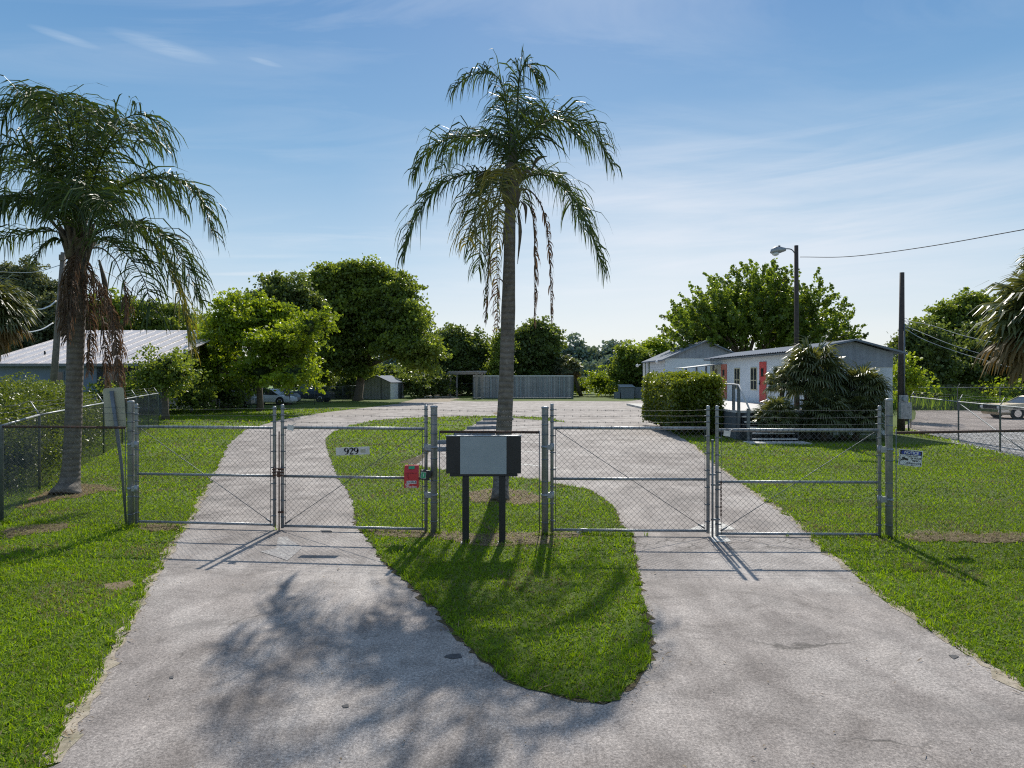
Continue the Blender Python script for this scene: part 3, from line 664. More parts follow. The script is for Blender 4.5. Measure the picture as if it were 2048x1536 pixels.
def crown(blobs,leaf,density,clump=.9,coremul=.7,seed=0,lowcut=-.85):
    g=G()
    for bi,(c0,rad) in enumerate(blobs):
        c0=np.array(c0); rad=np.array(rad)
        if coremul>0:
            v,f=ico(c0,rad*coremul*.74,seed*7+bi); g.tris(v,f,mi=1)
        area=4*math.pi*(rad.prod())**(2/3)
        ncl=max(8,int(area/(clump*clump*.62)))
        dd=RS.normal(0,1,(ncl*2,3)); dd/=np.linalg.norm(dd,axis=1)[:,None]; dd=dd[dd[:,2]>lowcut][:ncl]; ncl=len(dd)
        # lumpy outline: several boughs push out, others stay back
        ph=RS.uniform(0,6,3); lump=.5+.5*np.sin(dd[:,0]*4.5+ph[0])*np.sin(dd[:,1]*4+ph[1])*np.cos(dd[:,2]*4+ph[2])
        fr=.66+.30*lump+RS.uniform(-.10,.20,ncl)
        cc=c0+dd*rad*fr[:,None]
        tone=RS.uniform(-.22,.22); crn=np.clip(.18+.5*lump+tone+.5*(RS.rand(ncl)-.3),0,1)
        lm=.72; per=int(density*clump*clump*.95)
        out=dd*[1,1,.55]+[0,0,.10]; out/=np.linalg.norm(out,axis=1)[:,None]
        L=clump*RS.uniform(.6,1.5,ncl); th=clump*RS.uniform(.22,.45,ncl)
        u=RS.uniform(-.6,1,(ncl,per))
        off=out[:,None]*(u*L[:,None])[...,None]+RS.normal(0,1,(ncl,per,3))*(th[:,None]*(1.15-.75*np.clip(u,0,1)))[...,None]*[1,1,.55]
        off[...,2]-=(.25*np.clip(u,0,1)**2*L[:,None])
        P=cc[:,None]+off
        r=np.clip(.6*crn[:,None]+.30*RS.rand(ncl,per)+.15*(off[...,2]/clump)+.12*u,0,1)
        leaf_cloud(g,P.reshape(-1,3),leaf*lm,r.reshape(-1))
    return g
def tree(name,label,Y,blobs_px,trunk_px,mat='leafmid',leaf=.32,density=70,clump=.9,group=None,cat='tree',depth=.8,core='core',coremul=.7,trunk_r=.25,seed=0,limbs=True,trunk=True):
    bx,by=trunk_px; base=(X_(bx,Y),Y,0)
    t=thing(name,label,cat,base,group=group)
    bl=[]
    for b in blobs_px:
        px_,py_,rx,rz=b[:4]; dy=b[4] if len(b)>4 else 0
        y_=Y+dy; bl.append((at(px_,py_,y_),(rx*y_/F,max(rx,rz)*depth*y_/F,rz*y_/F)))
    if cat=='tree':
        r=np.random.RandomState(seed+500); nb=[]
        for c0,rad in bl:
            rad=np.array(rad)
            if rad[2]<1.2: nb.append((c0,rad)); continue
            nb.append((c0,tuple(rad*.60)))
            for q in range(3):   # shoots that break the outline
                a=r.uniform(.1,math.pi-.1); e=np.array([math.cos(a),r.uniform(-.5,.5),math.sin(a)*.95]); k_=r.uniform(1.0,1.18)
                nb.append((tuple(np.array(c0)+e*rad*k_),tuple(rad*[.12,.14,.20]*r.uniform(.8,1.3))))
            for q in range(6):
                v=r.normal(0,1,3); v/=np.linalg.norm(v); v[1]=-abs(v[1]) if r.rand()<.7 else v[1]
                f=r.uniform(.26,.46); nb.append((tuple(np.array(c0)+v*rad*(1.02-f*.75)),tuple(rad*f*[1.15,1.15,.85])))
        bl2=nb
    else: bl2=bl
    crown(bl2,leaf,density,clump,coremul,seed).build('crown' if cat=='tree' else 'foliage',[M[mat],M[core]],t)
    if trunk:
        g=G(); top=np.mean([b[0] for b in bl],0); fork=np.array(base)*.55+top*.45; fork[2]=min(b[0][2]-b[1][2]*.3 for b in bl); fork[2]=max(fork[2],1.0)
        g.tube([np.array(base)-[0,0,.1],np.array(base)+[0,0,.4],fork],[trunk_r*1.4,trunk_r,trunk_r*.75],9)
        for b in bl:
            e=np.array(b[0])+[0,0,b[1][2]*.5]; m=(fork+e)/2+RS.normal(0,.2,3); g.tube([fork,m,e],[trunk_r*.55,trunk_r*.35,.04],6)
            for k in range(4):
                q=np.array(b[0])+RS.uniform(-.8,.8,3)*np.array(b[1]); g.tube([m,(m+q)/2+[0,0,.2],q],[trunk_r*.25,trunk_r*.15,.02],5)
        g.build('trunk',M['bark'],t)
    return t
GL='trees along the left boundary'
tree('broadleaf_tree','bright yellow-green tree left of centre with low spreading crown',52,[(530,650,44,44,1),(475,655,34,42,-1),(468,608,14,18),(440,705,38,36,2),(405,740,40,34,0),(420,690,24,26,1),(560,695,46,40,-3),(603,700,34,38,-1),(617,655,22,26,-4),(592,748,42,22,-4),(515,742,44,26,-2),(460,750,36,26,2),(545,612,22,22,1),(640,640,12,12,-3)],(520,820),'leafbright',.30,75,1.0,GL,seed=1)
tree('broadleaf_tree','sparse young tree rising above the pale metal roof',57,[(430,665,22,26),(418,638,12,16),(485,625,20,25),(478,600,10,12)],(450,830),'leafmid',.25,60,.7,GL,coremul=.35,seed=2,trunk_r=.14)
tree('broadleaf_tree','dark-topped tree just behind the bright green tree',64,[(560,600,42,36),(530,590,22,18),(585,575,20,18),(600,640,40,40)],(575,805),'leafdark',.36,70,1.1,GL,seed=3)
tree('broadleaf_tree','tallest spreading oak behind the small grey and white shed',76,[(715,592,50,40),(650,600,24,34),(760,620,60,50),(680,650,50,60),(745,680,66,44),(800,668,44,44,-3),(838,708,24,32,-4),(665,570,26,28),(730,560,34,26),(775,590,32,30),(800,640,34,30),(690,720,50,50)],(716,800),'leafmid',.42,55,1.5,GL,seed=4,trunk_r=.5,coremul=.62)
tree('broadleaf_tree','dense dark tree just right of the tallest oak',96,[(900,700,34,32),(920,725,40,40),(890,750,36,36),(945,715,26,30)],(905,790),'leafdark',.5,50,1.8,GL,seed=5)
tree('broadleaf_tree','dense dark tree behind the timber pergola',100,[(950,735,34,36),(975,745,26,30),(940,760,30,26)],(950,790),'leafmid',.5,45,1.8,GL,seed=6)
tree('broadleaf_tree','dark round tree rising behind the storage container',98,[(1060,690,34,34),(1085,700,26,30),(1040,720,28,36),(1075,740,36,36),(1020,740,26,30)],(1060,790),'leafdark',.5,50,1.8,seed=7)
tree('broadleaf_tree','leafless-topped thin tree just left of the central palm trunk',90,[(1003,690,9,22),(1000,730,12,22)],(1000,790),'leafmid',.4,25,1.2,coremul=0,seed=8,trunk_r=.12)
tree('small_tree','small dark tree with slim trunk at the end of the left side fence',41,[(330,725,42,22),(300,748,30,22),(360,745,34,30),(325,765,40,26)],(331,838),'leafmid',.22,80,.7,seed=9,coremul=.5,trunk_r=.2)
for k,(x,y,rx,rz,Y,lab) in enumerate([(230,640,60,34,78,'dark tree behind the middle of the pale metal roof'),(330,650,50,28,80,'dark tree behind the right half of the pale metal roof'),(70,660,60,50,74,'dark tree behind the left end of the pale metal roof'),(395,655,30,16,84,'low dark tree behind the right tip of the pale metal roof')]):
    tree('broadleaf_tree',lab,Y,[(x,y,rx,rz),(x-15,y+35,rx,rz)],(x,800),'leafmid' if k!=2 else 'leafpine',.42,50,1.5,'trees behind the pale roofed building',seed=20+k)
tree('pine_tree','tall thin-crowned pine at the far left above the metal roof',92,[(50,545,28,16),(30,575,36,22),(80,590,34,26),(40,620,40,26),(10,560,18,20),(95,625,26,22)],(45,800),'leafpine',.4,45,1.4,seed=30,coremul=.2,trunk_r=.3)
tree('broadleaf_tree','vine covered tree left of the yellow-green tree over parked cars',60,[(450,770,34,20),(495,765,30,18)],(455,822),'leafdark',.3,70,1.0,GL,seed=31,trunk_r=.5)
tree('broadleaf_tree','shaded ivy-clad trunk and undergrowth left of the small shed',84,[(690,770,30,26),(655,775,30,22),(720,775,18,22),(850,770,36,26,2)],(690,798),'leafdark',.4,55,1.3,GL,seed=32,trunk_r=.5)
for k,(x,y,rx,rz,Y,lab) in enumerate([(215,790,36,26,43.5,'dark bush below the metal roof, right of the left palm'),(285,785,34,26,46,'bushy growth left of the small dark tree'),(375,785,36,30,49,'bushy growth right of the small dark tree'),(465,772,30,20,60,'dark growth under the bright green tree'),(628,745,34,30,78,'dark growth between the bright green tree and the oak'),(452,790,22,22,53.2,'dark vine clump that half hides the silver hatchback')]):
    tree('bush',lab,Y,[(x,y,rx,rz),(x+18,y+10,rx*.7,rz*.7)],(x,815),'leafmid' if k<3 else 'leafdark',.26,70,.8,'undergrowth along the left boundary',cat='bush',seed=60+k,trunk=False)
# right part
tree('vine_covered_tree','round vine covered tree left of the grey gabled building',88,[(1275,735,24,38),(1262,755,28,30),(1295,760,20,26)],(1275,795),'leafmid',.45,55,1.5,seed=40,trunk_r=.3)
tree('broadleaf_tree','bright tree peeking over the left eave of the gabled building',95,[(1320,712,26,22),(1340,735,26,24)],(1325,792),'leafbright',.42,50,1.5,seed=41)
tree('bush','bright leafy bush right of the storage container',92,[(1195,762,18,18),(1212,770,14,14)],(1198,792),'leafbright',.35,60,1.2,cat='bush',seed=42,trunk=False)
tree('bush','bushes behind the right end of the storage container',95,[(1165,775,14,13),(1235,778,30,14)],(1170,792),'leafmid',.35,60,1.2,cat='bush',seed=43,trunk=False)
tree('vine_covered_tree','dark vine-draped tree right of the utility pole',62,[(1835,725,28,55),(1850,690,24,40),(1860,745,36,45),(1825,700,16,32)],(1840,815),'leafdark',.35,60,1.1,seed=44)
tree('broadleaf_tree','tall uneven tree behind the right edge fan palm',70,[(1880,660,26,26),(1905,630,26,30),(1930,610,22,22),(1945,640,26,40),(1860,640,18,16),(1925,690,36,50),(1965,650,30,50)],(1915,810),'leafmid',.38,50,1.1,seed=45,coremul=.45)
tree('broadleaf_tree','dark tree filling the gap behind the right edge palm',64,[(1900,740,45,36),(1970,730,40,60),(2030,700,40,80)],(1960,810),'leafdark',.4,55,1.4,seed=46)
tree('small_tree','light green feathery young tree beside the office end wall',40,[(1810,735,18,30),(1825,765,24,26),(1806,775,20,30)],(1812,838),'leafbright',.24,75,.7,seed=47,trunk_r=.1,coremul=.4)
tree('bush','vine-covered bank behind the right hand field fence',58,[(1890,795,55,14),(1960,798,50,13),(2030,790,40,22),(1830,790,30,16)],(1900,815),'leafbright',.3,60,.9,cat='bush',seed=48,trunk=False)

# far woods and hedgerow (single masses)
def mass(name,label,xs,Y,top,mat,core,leaf,dens,clump,seed,rx=None):
    bl=[]
    for i,x in enumerate(xs):
        t=top(x)+RS.uniform(-3,3); zt=Z_(t,Y); R=(rx or 22)*Y/F
        bl.append(((X_(x,Y),Y+RS.uniform(0,6),zt*.45),(R,R*.8,zt*.58)))
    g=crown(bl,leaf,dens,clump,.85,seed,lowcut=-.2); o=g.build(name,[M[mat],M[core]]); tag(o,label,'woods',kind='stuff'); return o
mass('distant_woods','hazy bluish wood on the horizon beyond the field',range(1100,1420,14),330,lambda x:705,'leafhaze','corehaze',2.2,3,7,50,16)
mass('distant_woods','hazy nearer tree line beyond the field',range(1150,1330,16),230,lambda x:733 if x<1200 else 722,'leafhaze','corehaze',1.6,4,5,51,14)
mass('hedgerow','dark hedgerow behind the container and shed',list(range(560,1170,22)),103,lambda x:744 if x>1000 else 738,'leafdark','core',.6,30,2,52,20)
mass('hedgerow','overgrown hedgerow along the far left boundary',list(range(-60,470,30)),68,lambda x:752,'leafdark','core',.45,40,1.6,53,22)
mass('hedgerow','overgrown hedgerow behind the office and road',list(range(1290,2120,30)),85,lambda x:738 if x>1700 else 752,'leafdark','core',.5,35,1.8,54,24)
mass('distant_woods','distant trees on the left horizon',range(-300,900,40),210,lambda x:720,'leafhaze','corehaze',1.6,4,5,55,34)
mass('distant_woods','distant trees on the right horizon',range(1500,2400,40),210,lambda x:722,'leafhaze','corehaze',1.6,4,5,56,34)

# the spreading tree behind the office
def spray_tree():
    Y=63; base=(X_(1492,Y),Y,0)
    t=thing('broadleaf_tree','wide spreading tree with spiky upright shoots behind the office','tree',base)
    fork=np.array(at(1490,735,Y)); g=G(); g.tube([np.array(base)-[0,0,.1],fork],[.45,.35],9)
    lv=G(); cen=np.array(at(1515,700,Y))
    ends=[]
    for i in range(20):
        a=math.radians(8+164*(i+.5)/20+RS.uniform(-4,4)); b=RS.uniform(-.9,.9)
        R=np.array([8.3,6.0,7.0 if 70<math.degrees(a)<115 else 5.6])*RS.uniform(.7,1.0)
        e=cen+np.array([math.cos(a)*R[0],b*R[1],math.sin(a)*R[2]*.95+.3])
        m=(fork+e)/2+RS.normal(0,.35,3)+[0,0,.4]; g.tube([fork,m,e],[.17,.10,.03],6); ends+= [(m,e)]
    P=[];Rn=[]
    for k in range(1350):
        m,e=ends[k%len(ends)]
        s=RS.uniform(-.1,1.0); q=m+(e-m)*s+RS.normal(0,1,3)*[1.25,1.2,1.0]
        out=q-cen+np.array([0,0,2.0]); out/=np.linalg.norm(out); dr_=out+RS.normal(0,.35,3)+[0,0,.25]; dr_/=np.linalg.norm(dr_)
        L=RS.uniform(.6,1.7)
        rel=(q+dr_*L-cen)/np.array([9.6,8,8.6])
        if rel.dot(rel)>1: continue
        if k%3==0: lv.tube([q-dr_*.3,q+dr_*L],[.02,.006],4)
        n=int(38*L); tt=RS.rand(n)*L; pos=q+dr_*tt[:,None]+RS.normal(0,.13,(n,3))*(1.2-tt/L*.6)[:,None]
        P.append(pos); Rn.append(np.clip(RS.rand()*.5+RS.rand(n)*.5,0,1))
    leaf_cloud(lv,np.concatenate(P),.26,np.concatenate(Rn))
    g.build('trunk',M['bark'],t); lv.build('crown',M['leafoffice'],t)
spray_tree()

# hedge (clipped box) and shrubs behind the side fence
def box_hedge():
    t=thing('hedge','clipped rectangular green hedge beside the office deck','hedge',(8,33,0))
    g=G(); x0,x1,y0,y1,z0,z1=7.0,9.0,30,37,.35,2.45
    g.bbox(x0+.2,x1-.2,y0+.2,y1-.2,z0+.1,z1-.15,mi=1)
    n=26000; f=RS.rand(n); P=np.zeros((n,3)); u=RS.rand(n,3)
    P[:]=np.array([x0,y0,z0])+u*np.array([x1-x0,y1-y0,z1-z0])
    k=RS.choice(4,n,p=[.34,.22,.34,.10])
    P[k==0,2]=z1; P[k==1,1]=y0; P[k==2,0]=x0; P[k==3,0]=x1
    P+=RS.normal(0,.09,P.shape)
    wv=.10*np.sin(P[:,0]*2.3+P[:,1]*1.7)+.07*np.sin(P[:,1]*4.1); P[:,2]+=wv*(P[:,2]>2)
    # rounded corners
    r=np.clip(.2+.5*RS.rand(n)+.35*(P[:,2]-1.6),0,1)
    leaf_cloud(g,P,.12,r,asp=.35)
    g.build('foliage',[M['leafhedge'],M['corebrown']],t)
    for x in(7.5,8.5):
        for y in(30.6,32,33.6,35.4): g=G(); g.tube([(x,y,-.05),(x+.1,y,.6)],[.05,.03],6); g.build('stem',M['bark'],t)
box_hedge()
SH='glossy shrubs behind the left side fence'
def shrub(label,c0,rad,seed,leaf=.085,dens=420):
    t=thing('shrub',label,'shrub',(c0[0],c0[1],0),group=SH)
    crown([(c0,rad),((c0[0]+rad[0]*.5,c0[1]+.4,c0[2]*.7),(rad[0]*.7,rad[1]*.7,rad[2]*.7))],leaf,dens,.5,.78,seed).build('foliage',[M['leafshrub'],M['core']],t)
shrub('nearest glossy shrub at the far left behind the fence',(-12.6,15.8,1.0),(1.5,1.5,1.1),1)
shrub('tall glossy shrub below the left edge fan palm',(-14.8,18.8,1.15),(1.8,1.8,1.3),2)
shrub('glossy shrub seen left of the left palm trunk',(-15.6,21.8,1.1),(1.6,1.8,1.2),3)
shrub('glossy shrub seen through the fence right of the left palm trunk',(-17.1,25.0,1.0),(1.5,2.0,1.15),4)
shrub('smaller glossy shrub behind the leaning sign',(-19.6,29.5,.9),(1.7,2.2,1.1),5,.1,300)
shrub('far glossy shrub near the end of the left side fence',(-22.6,34,.9),(2.0,2.0,1.0),6,.12,200)
shrub('tall glossy shrub behind the first row, below the metal roof',(-19,23,1.2),(2.2,2.0,1.4),7,.1,280)
# weeds behind right road
def weeds():
    g=G(); n=9000; x=RS.uniform(18,60,n); y=RS.uniform(53.5,58,n); h=RS.uniform(.3,1.1,n); az=RS.uniform(0,6.28,n)
    B=np.stack([x,y,0*x],1); T=B+np.stack([np.cos(az)*.25,np.sin(az)*.25,h],1)
    g.strips(np.stack([B,(B+T)/2,T],1),np.stack([-np.sin(az),np.cos(az),0*az],1),np.array([.05,.05,.01])[None]*np.ones((n,1)),RS.rand(n))
    o=g.build('tall_weeds',M['grass']); tag(o,'tall sunlit weeds between the side road and the far fence','weeds',kind='stuff')
weeds()

# ------------------------------------------------------------------ fences and gates
def lerp(a,b,t): return tuple(a[i]+(b[i]-a[i])*t for i in range(len(a)))
def linkmesh(g,A,B,z0,z1,sp=.062,r=.0021,spikes=True,n=3):
    A=np.array(A[:2]);B=np.array(B[:2]);L=np.linalg.norm(B-A);dv=(B-A)/L;nv=np.array([-dv[1],dv[0]]);Hh=z1-z0; st=sp*math.sqrt(2)
    P0=[];P1=[]
    for s in(1,-1):
        c=-Hh
        while c<L+Hh:
            if s==1: u0=max(0,c);u1=min(L,c+Hh);v0=u0-c;v1=u1-c
            else: u0=max(0,c-Hh);u1=min(L,c);v0=c-u0;v1=c-u1
            if u1-u0>.01:
                o=nv*.0018*s
                P0.append([*(A+dv*u0+o),z0+v0]);P1.append([*(A+dv*u1+o),z0+v1])
            c+=st
    P0=np.array(P0);P1=np.array(P1);D=P1-P0;D/=np.linalg.norm(D,axis=1)[:,None]
    a=np.array([nv[0],nv[1],0.]);b=np.cross(D,a)
    V=[]
    for e in(P0,P1):
        for k in range(n):
            t=k*2*math.pi/n; V.append(e+r*(math.cos(t)*a+math.sin(t)*b))
    V=np.stack(V,1); N_=len(P0); base=(np.arange(N_)*2*n)[:,None]
    q=[]
    for k in range(n): j=(k+1)%n; q.append(np.concatenate([base+k,base+j,base+n+j,base+n+k],1))
    g.quads(V.reshape(-1,3),np.concatenate(q),.5)
    if spikes:
        u=0
        while u<L:
            p=A+dv*u; g.tube([(*p,z1-.01),(p[0]+dv[0]*.006,p[1]+dv[1]*.006,z1+.045)],[r*1.2,r],3,cap=False); u+=st
def barbed(g,A,B,sag=.01,r=.0022,barb=.13,jit=.006):
    A=np.array(A);B=np.array(B);L=np.linalg.norm(B-A);K=max(6,int(L/.4)); t=np.linspace(0,1,K)
    C=A+(B-A)*t[:,None]; C[:,2]-=4*sag*t*(1-t); C[1:-1,2]+=RS.normal(0,jit,K-2)
    g.tube(C,r,4,cap=False)
    for k in range(int(L/barb)):
        s=(k+.5)*barb/L; p=np.array([np.interp(s,t,C[:,i]) for i in range(3)]); dv=(B-A)/L; 
        for sg in(1,-1): g.tube([p-dv*.008*sg-[0,0,.014],p+dv*.008*sg+[0,0,.014]],r*.8,3,cap=False)
def post(g,p,r,z1,z0=-.05,n=14,dome=True):
    x,y=p[:2]
    if dome: g.tube([(x,y,z0),(x,y,z1-.03),(x,y,z1-.012),(x,y,z1)],[r,r,r*1.08,r*.55],n)
    else: g.tube([(x,y,z0),(x,y,z1)],r,n)

PA=gp(262,1052)[:2]; PB=gp(868,1067)[:2]; PC=gp(1090,1070)[:2]; PD=gp(1778,1075)[:2]
for p,z,lab in((PA,2.10,'thick steel gate post at the left end of the left gate'),(PB,2.04,'thick steel gate post right of the red key box'),(PC,2.03,'thick steel gate post right of the black signboard'),(PD,2.16,'thick steel gate post beside the blue notice sign')):
    t=thing('gate_post',lab,'gate post',(p[0],p[1],0),group='thick posts that carry the gates')
    g=G(); post(g,p,.054,z); g.build('pipe',M['galv'],t)
    g=G(); post(g,p,.058,z+.012,z-.03); g.build('cap',M['galv'],t)
    for zz in (1.9,1.75,1.6,1.2,.85,.5,.2):
        g=G(); g.tube([(p[0],p[1],zz-.008),(p[0],p[1],zz+.008)],.0575,14); g.build('tension_band',M['galv_dark'],t)

def gate(lab,x0,x1,ya,yb,zt,zm,zb,ztop,hinge,post_xy,tags=True,ztopL=None,ztopR=None):
    # x0..x1 pixel columns of the two uprights; ya,yb depth there
    A=(X_(x0,ya),ya);B=(X_(x1,yb),yb); r=.027; rr=.021
    t=thing('chain_link_gate',lab,'gate',(A[0] if hinge=='l' else B[0],A[1] if hinge=='l' else B[1],0),group='chain-link gate leaves')
    for p,zz in((A,ztopL or ztop),(B,ztopR or ztop)):
        g=G(); post(g,p,r,zz,zb-.035); g.build('upright',M['galv'],t)
    for z,rz_ in((zt,.024),(zm,.022),(zb,.022)):
        g=G(); g.tube([(*A,z),(*B,z)],rz_,12); g.build('rail',M['galv'],t)
    g=G(); ins=.035; L=math.dist(A,B); a=lerp(A,B,ins/L*1.6);b=lerp(A,B,1-ins/L*1.6); linkmesh(g,(a[0],a[1]-.03),(b[0],b[1]-.03),zb,zt)
    for p in(a,b): g.tube([(p[0],p[1]-.03,zb),(p[0],p[1]-.03,zt)],.005,4)
    g.build('wire_mesh',M['wire'],t)
    g=G(); p0,p1=((*a,zt-.02),(*b,zb+.04)) if hinge=='l' else ((*b,zt-.02),(*a,zb+.04))
    g.tube([p0,p1],.0055,6); m=lerp(p1,p0,.04); g.tube([p1,m],.013,6); g.build('truss_rod',M['galv_dark'],t)
    for k in range(3):
        z=zt+.10+k*(ztop-zt-.17)/2
        g=G(); barbed(g,(*A,z),(*B,z),sag=.012); g.build('barbed_wire',M['wire'],t)
        for p,s in((A,1),(B,-1)):
            pass
    for k in range(3):
        z=zt+.10+k*(ztop-zt-.17)/2
        for p,s in((A,1),(B,-1)): g=G(); g.tube([(p[0]-s*.028,p[1],z),(p[0]+s*.065,p[1],z)],.006,5); g.tube([(p[0],p[1],z-.012),(p[0],p[1],z+.012)],.032,10); g.build('wire_clip',M['galv_dark'],t)
    for p,s in((A,1),(B,-1)):
        for z in np.linspace(zb+.15,zt-.12,6): g=G(); g.tube([(p[0],p[1],z-.01),(p[0],p[1],z+.01)],.031,10); g.box((p[0]+s*.04,p[1]-.02,z),(.04,.012,.018)); g.build('tension_band',M['galv_dark'],t)
    hp=A if hinge=='l' else B
    for z in(zt-.30,zb+.55 if zb+.55<zm else zm-.14):
        g=G(); q=lerp(hp,post_xy,.35); g.box((q[0],q[1]-.015,z),(abs(hp[0]-post_xy[0])*.75,.05,.085)); g.tube([(hp[0],hp[1],z-.06),(hp[0],hp[1],z+.06)],.036,12)
        q=post_xy; g.tube([(q[0],q[1],z-.02),(q[0],q[1],z+.02)],.061,14); g.tube([(q[0]-.02,q[1]-.075,z),(q[0]+.03,q[1]-.075,z)],.012,6)
        g.build('hinge',M['galv'],t)
    return t,A,B
g1,_,G1B=gate('leftmost chain-link gate leaf, hinged beside the leaning sign',273,549,11.75,11.48,1.675,.885,.085,2.06,'l',PA,ztopR=2.03)
g2,G2A,G2B=gate('gate leaf carrying the 929 plate and red key box',565,852,11.47,11.22,1.68,.885,.07,2.06,'r',PB)
g3,_,G3B=gate('gate leaf just right of the black signboard and its gate post',1104,1416,11.10,11.02,1.70,.895,.085,2.06,'l',PC,ztopL=2.09)
g4,G4A,_=gate('rightmost chain-link gate leaf, hinged beside the notice sign',1434,1759,11.01,10.95,1.675,.86,.045,2.06,'r',PD)
# drop rods
g=G(); x,y=X_(557,11.4),11.43; g.tube([(x,y,.005),(x,y,1.62)],.011,8); 
for z in(.3,1.0): g.box((x+.025,y+.01,z),(.09,.03,.03))
g.build('drop_rod',M['rust'],g2)
g=G(); x,y=X_(1425,10.95),10.95; g.tube([(x,y,.005),(x,y,1.52)],.017,8); g.tube([(x,y,1.50),(x,y,1.53)],.022,8)
for z in(.28,.82,.98): g.box((x+.05 if z!=.98 else x,y+.01,z),(.14,.03,.025))
g.build('drop_rod',M['galv_dark'],g4)
# latch on gate 1/2
g=G(); lx=X_(556,11.38)
for dz in(.90,.95,1.0): g.tube([(lx-.1,11.41,dz),(lx,11.36,dz+.02),(lx+.09,11.40,dz)],.011,6)
g.box((lx+.02,11.36,.93),(.05,.03,.09)); g.tube([(lx-.06,11.36,.86),(lx-.06,11.36,1.05)],.01,6)
g.build('latch_chain',M['rust'],g2)
# hanging chain on gate 4
t=g=G(); cx_,cy_=X_(1442,10.92),10.92
for k in range(19):
    z=.87-k*.030; a=np.linspace(0,2*math.pi,9)
    if k%2: P=[(cx_+.011*math.cos(q),cy_,z+.022*math.sin(q)) for q in a]
    else: P=[(cx_,cy_+.011*math.cos(q),z+.022*math.sin(q)) for q in a]
    g.tube(P,.0042,5,cap=False)
o=g.build('chain',M['rust'],loc=(cx_,cy_,.3)); tag(o,'rusty chain hanging from the right gate near the drop rod','chain')

def fence(lab,pts,zr,rail='galv',posts=True,outrig=None,strands=None,postr=.028,mesh=True,sp=.062,wr=.0021,cat='fence',brace=None,tie=True,zb=.03,skip_first=False,skip_last=False,wirejit=.01):
    t=thing('chain_link_fence',lab,cat,(pts[0][0],pts[0][1],0))
    if posts:
        for i,p in enumerate(pts):
            if (i==0 and skip_first) or (i==len(pts)-1 and skip_last): continue
            g=G(); post(g,p,postr,zr+.03,n=8); g.build('fence_post',M['galv_dark'],t)
    g=G()
    for a,b in zip(pts[:-1],pts[1:]): g.tube([(*a,zr),(*b,zr)],.021,8)
    g.build('top_rail',M[rail],t)
    if mesh:
        g=G()
        for a,b in zip(pts[:-1],pts[1:]): linkmesh(g,(a[0],a[1]-.02),(b[0],b[1]-.02),zb,zr,sp,wr,spikes=zr>1 and tie)
        g.build('wire_mesh',M['wire'],t)
    if outrig is not None:
        ox,oy,oz=outrig
        for i,p in enumerate(pts):
            if i==0 and skip_first: continue
            g=G(); g.tube([(p[0],p[1],zr),(p[0]+ox,p[1]+oy,zr+oz)],[.018,.010],6); g.build('outrigger',M['galv'],t)
        for k in(.33,.66,1.0):
            g=G()
            for a,b in zip(pts[:-1],pts[1:]): barbed(g,(a[0]+ox*k,a[1]+oy*k,zr+oz*k),(b[0]+ox*k,b[1]+oy*k,zr+oz*k),.03,jit=wirejit)
            g.build('barbed_wire',M['wire'],t)
    if strands:
        for z in strands:
            g=G()
            for a,b in zip(pts[:-1],pts[1:]): barbed(g,(*a,z),(*b,z),.02)
            g.build('barbed_wire',M['wire'],t)
    if brace:
        g=G(); g.tube(brace,.02,8); g.build('brace',M['galv_dark'],t)
    return t
PL=gp(3,1045)[:2]
t=fence('short fence panel from the left edge to the first gate post',[PL,(PA[0]-.09,PA[1])],1.655,'rust',strands=[1.78,1.9,2.0],postr=.034,skip_last=True)
g=G(); g.tube([(PA[0]-.09,PA[1],.02),(PA[0]-.09,PA[1],1.65)],.007,5); g.build('tension_bar',M['galv_dark'],t)
t=fence('narrow fence panel with rusty top rail behind the black signboard',[(PB[0]+.09,PB[1]),(PC[0]-.09,PC[1])],1.63,'rust',posts=False,strands=[1.74,1.82,1.90,1.98])
g=G()
for x_,y_ in((PB[0]+.09,PB[1]),(PC[0]-.09,PC[1])): g.tube([(x_,y_-.02,.02),(x_,y_-.02,1.65)],.008,5)
g.build('tension_bar',M['galv_dark'],t)
t=fence('front fence panel with rusty rail running off right behind the notice sign',[(PD[0]+.10,PD[1]),(8.8,11.48),(11.9,11.95)],1.635,'rust',strands=None,skip_first=True,postr=.03)
g=G(); g.tube([(PD[0]+.10,PD[1]-.02,.02),(PD[0]+.10,PD[1]-.02,1.7)],.008,5); g.build('tension_bar',M['galv_dark'],t)
sf=[PL,(-10.5,15.55),(-11.95,19.3),(-13.3,22.8),(-14.7,26.4),(-16.1,30.0),(-17.4,33.5),(-18.5,36.6)]
sf=[PL]+[p for p in sf[1:]]
fence('long chain-link side fence with slanted barbed wire arms receding on the left',sf,1.67,'galv',outrig=(-.27,.10,.30),skip_first=True,sp=.062)
rf=[(19.6,34.4),(17.35,27.2),(16.25,23.3),(15.3,19.6),(14.5,16.2)]
fence('chain-link fence with slanted arms beside the gravel at right',rf,1.56,'galv',outrig=(.22,.1,.27),brace=[(17.35,27.15,1.5),(16.25,23.25,.62),(15.6,20.9,.1)])
rb=[(20.5,52.5)]+[(24+3.2*k,52.8) for k in range(9)]
fence('far fence along the field across the side road',rb,1.75,'galv_dark',outrig=(.1,-.1,.25),sp=.12,wr=.003,tie=False)
bl=[(-27.5,52.5),(-25.2,54),(-21.6,58),(-19.2,60.5),(-18,63.8),(-17.6,68),(-17.4,72),(-17.6,77),(-17.5,81)]
fence('far chain-link fence in front of the parked cars under the trees',bl,1.6,'galv_dark',sp=.14,wr=.003,tie=False)
fb=[(-12+4*k,94) for k in range(10)]
fence('far fence behind the storage container and pergola',fb,1.7,'galv_dark',sp=.16,wr=.003,tie=False)

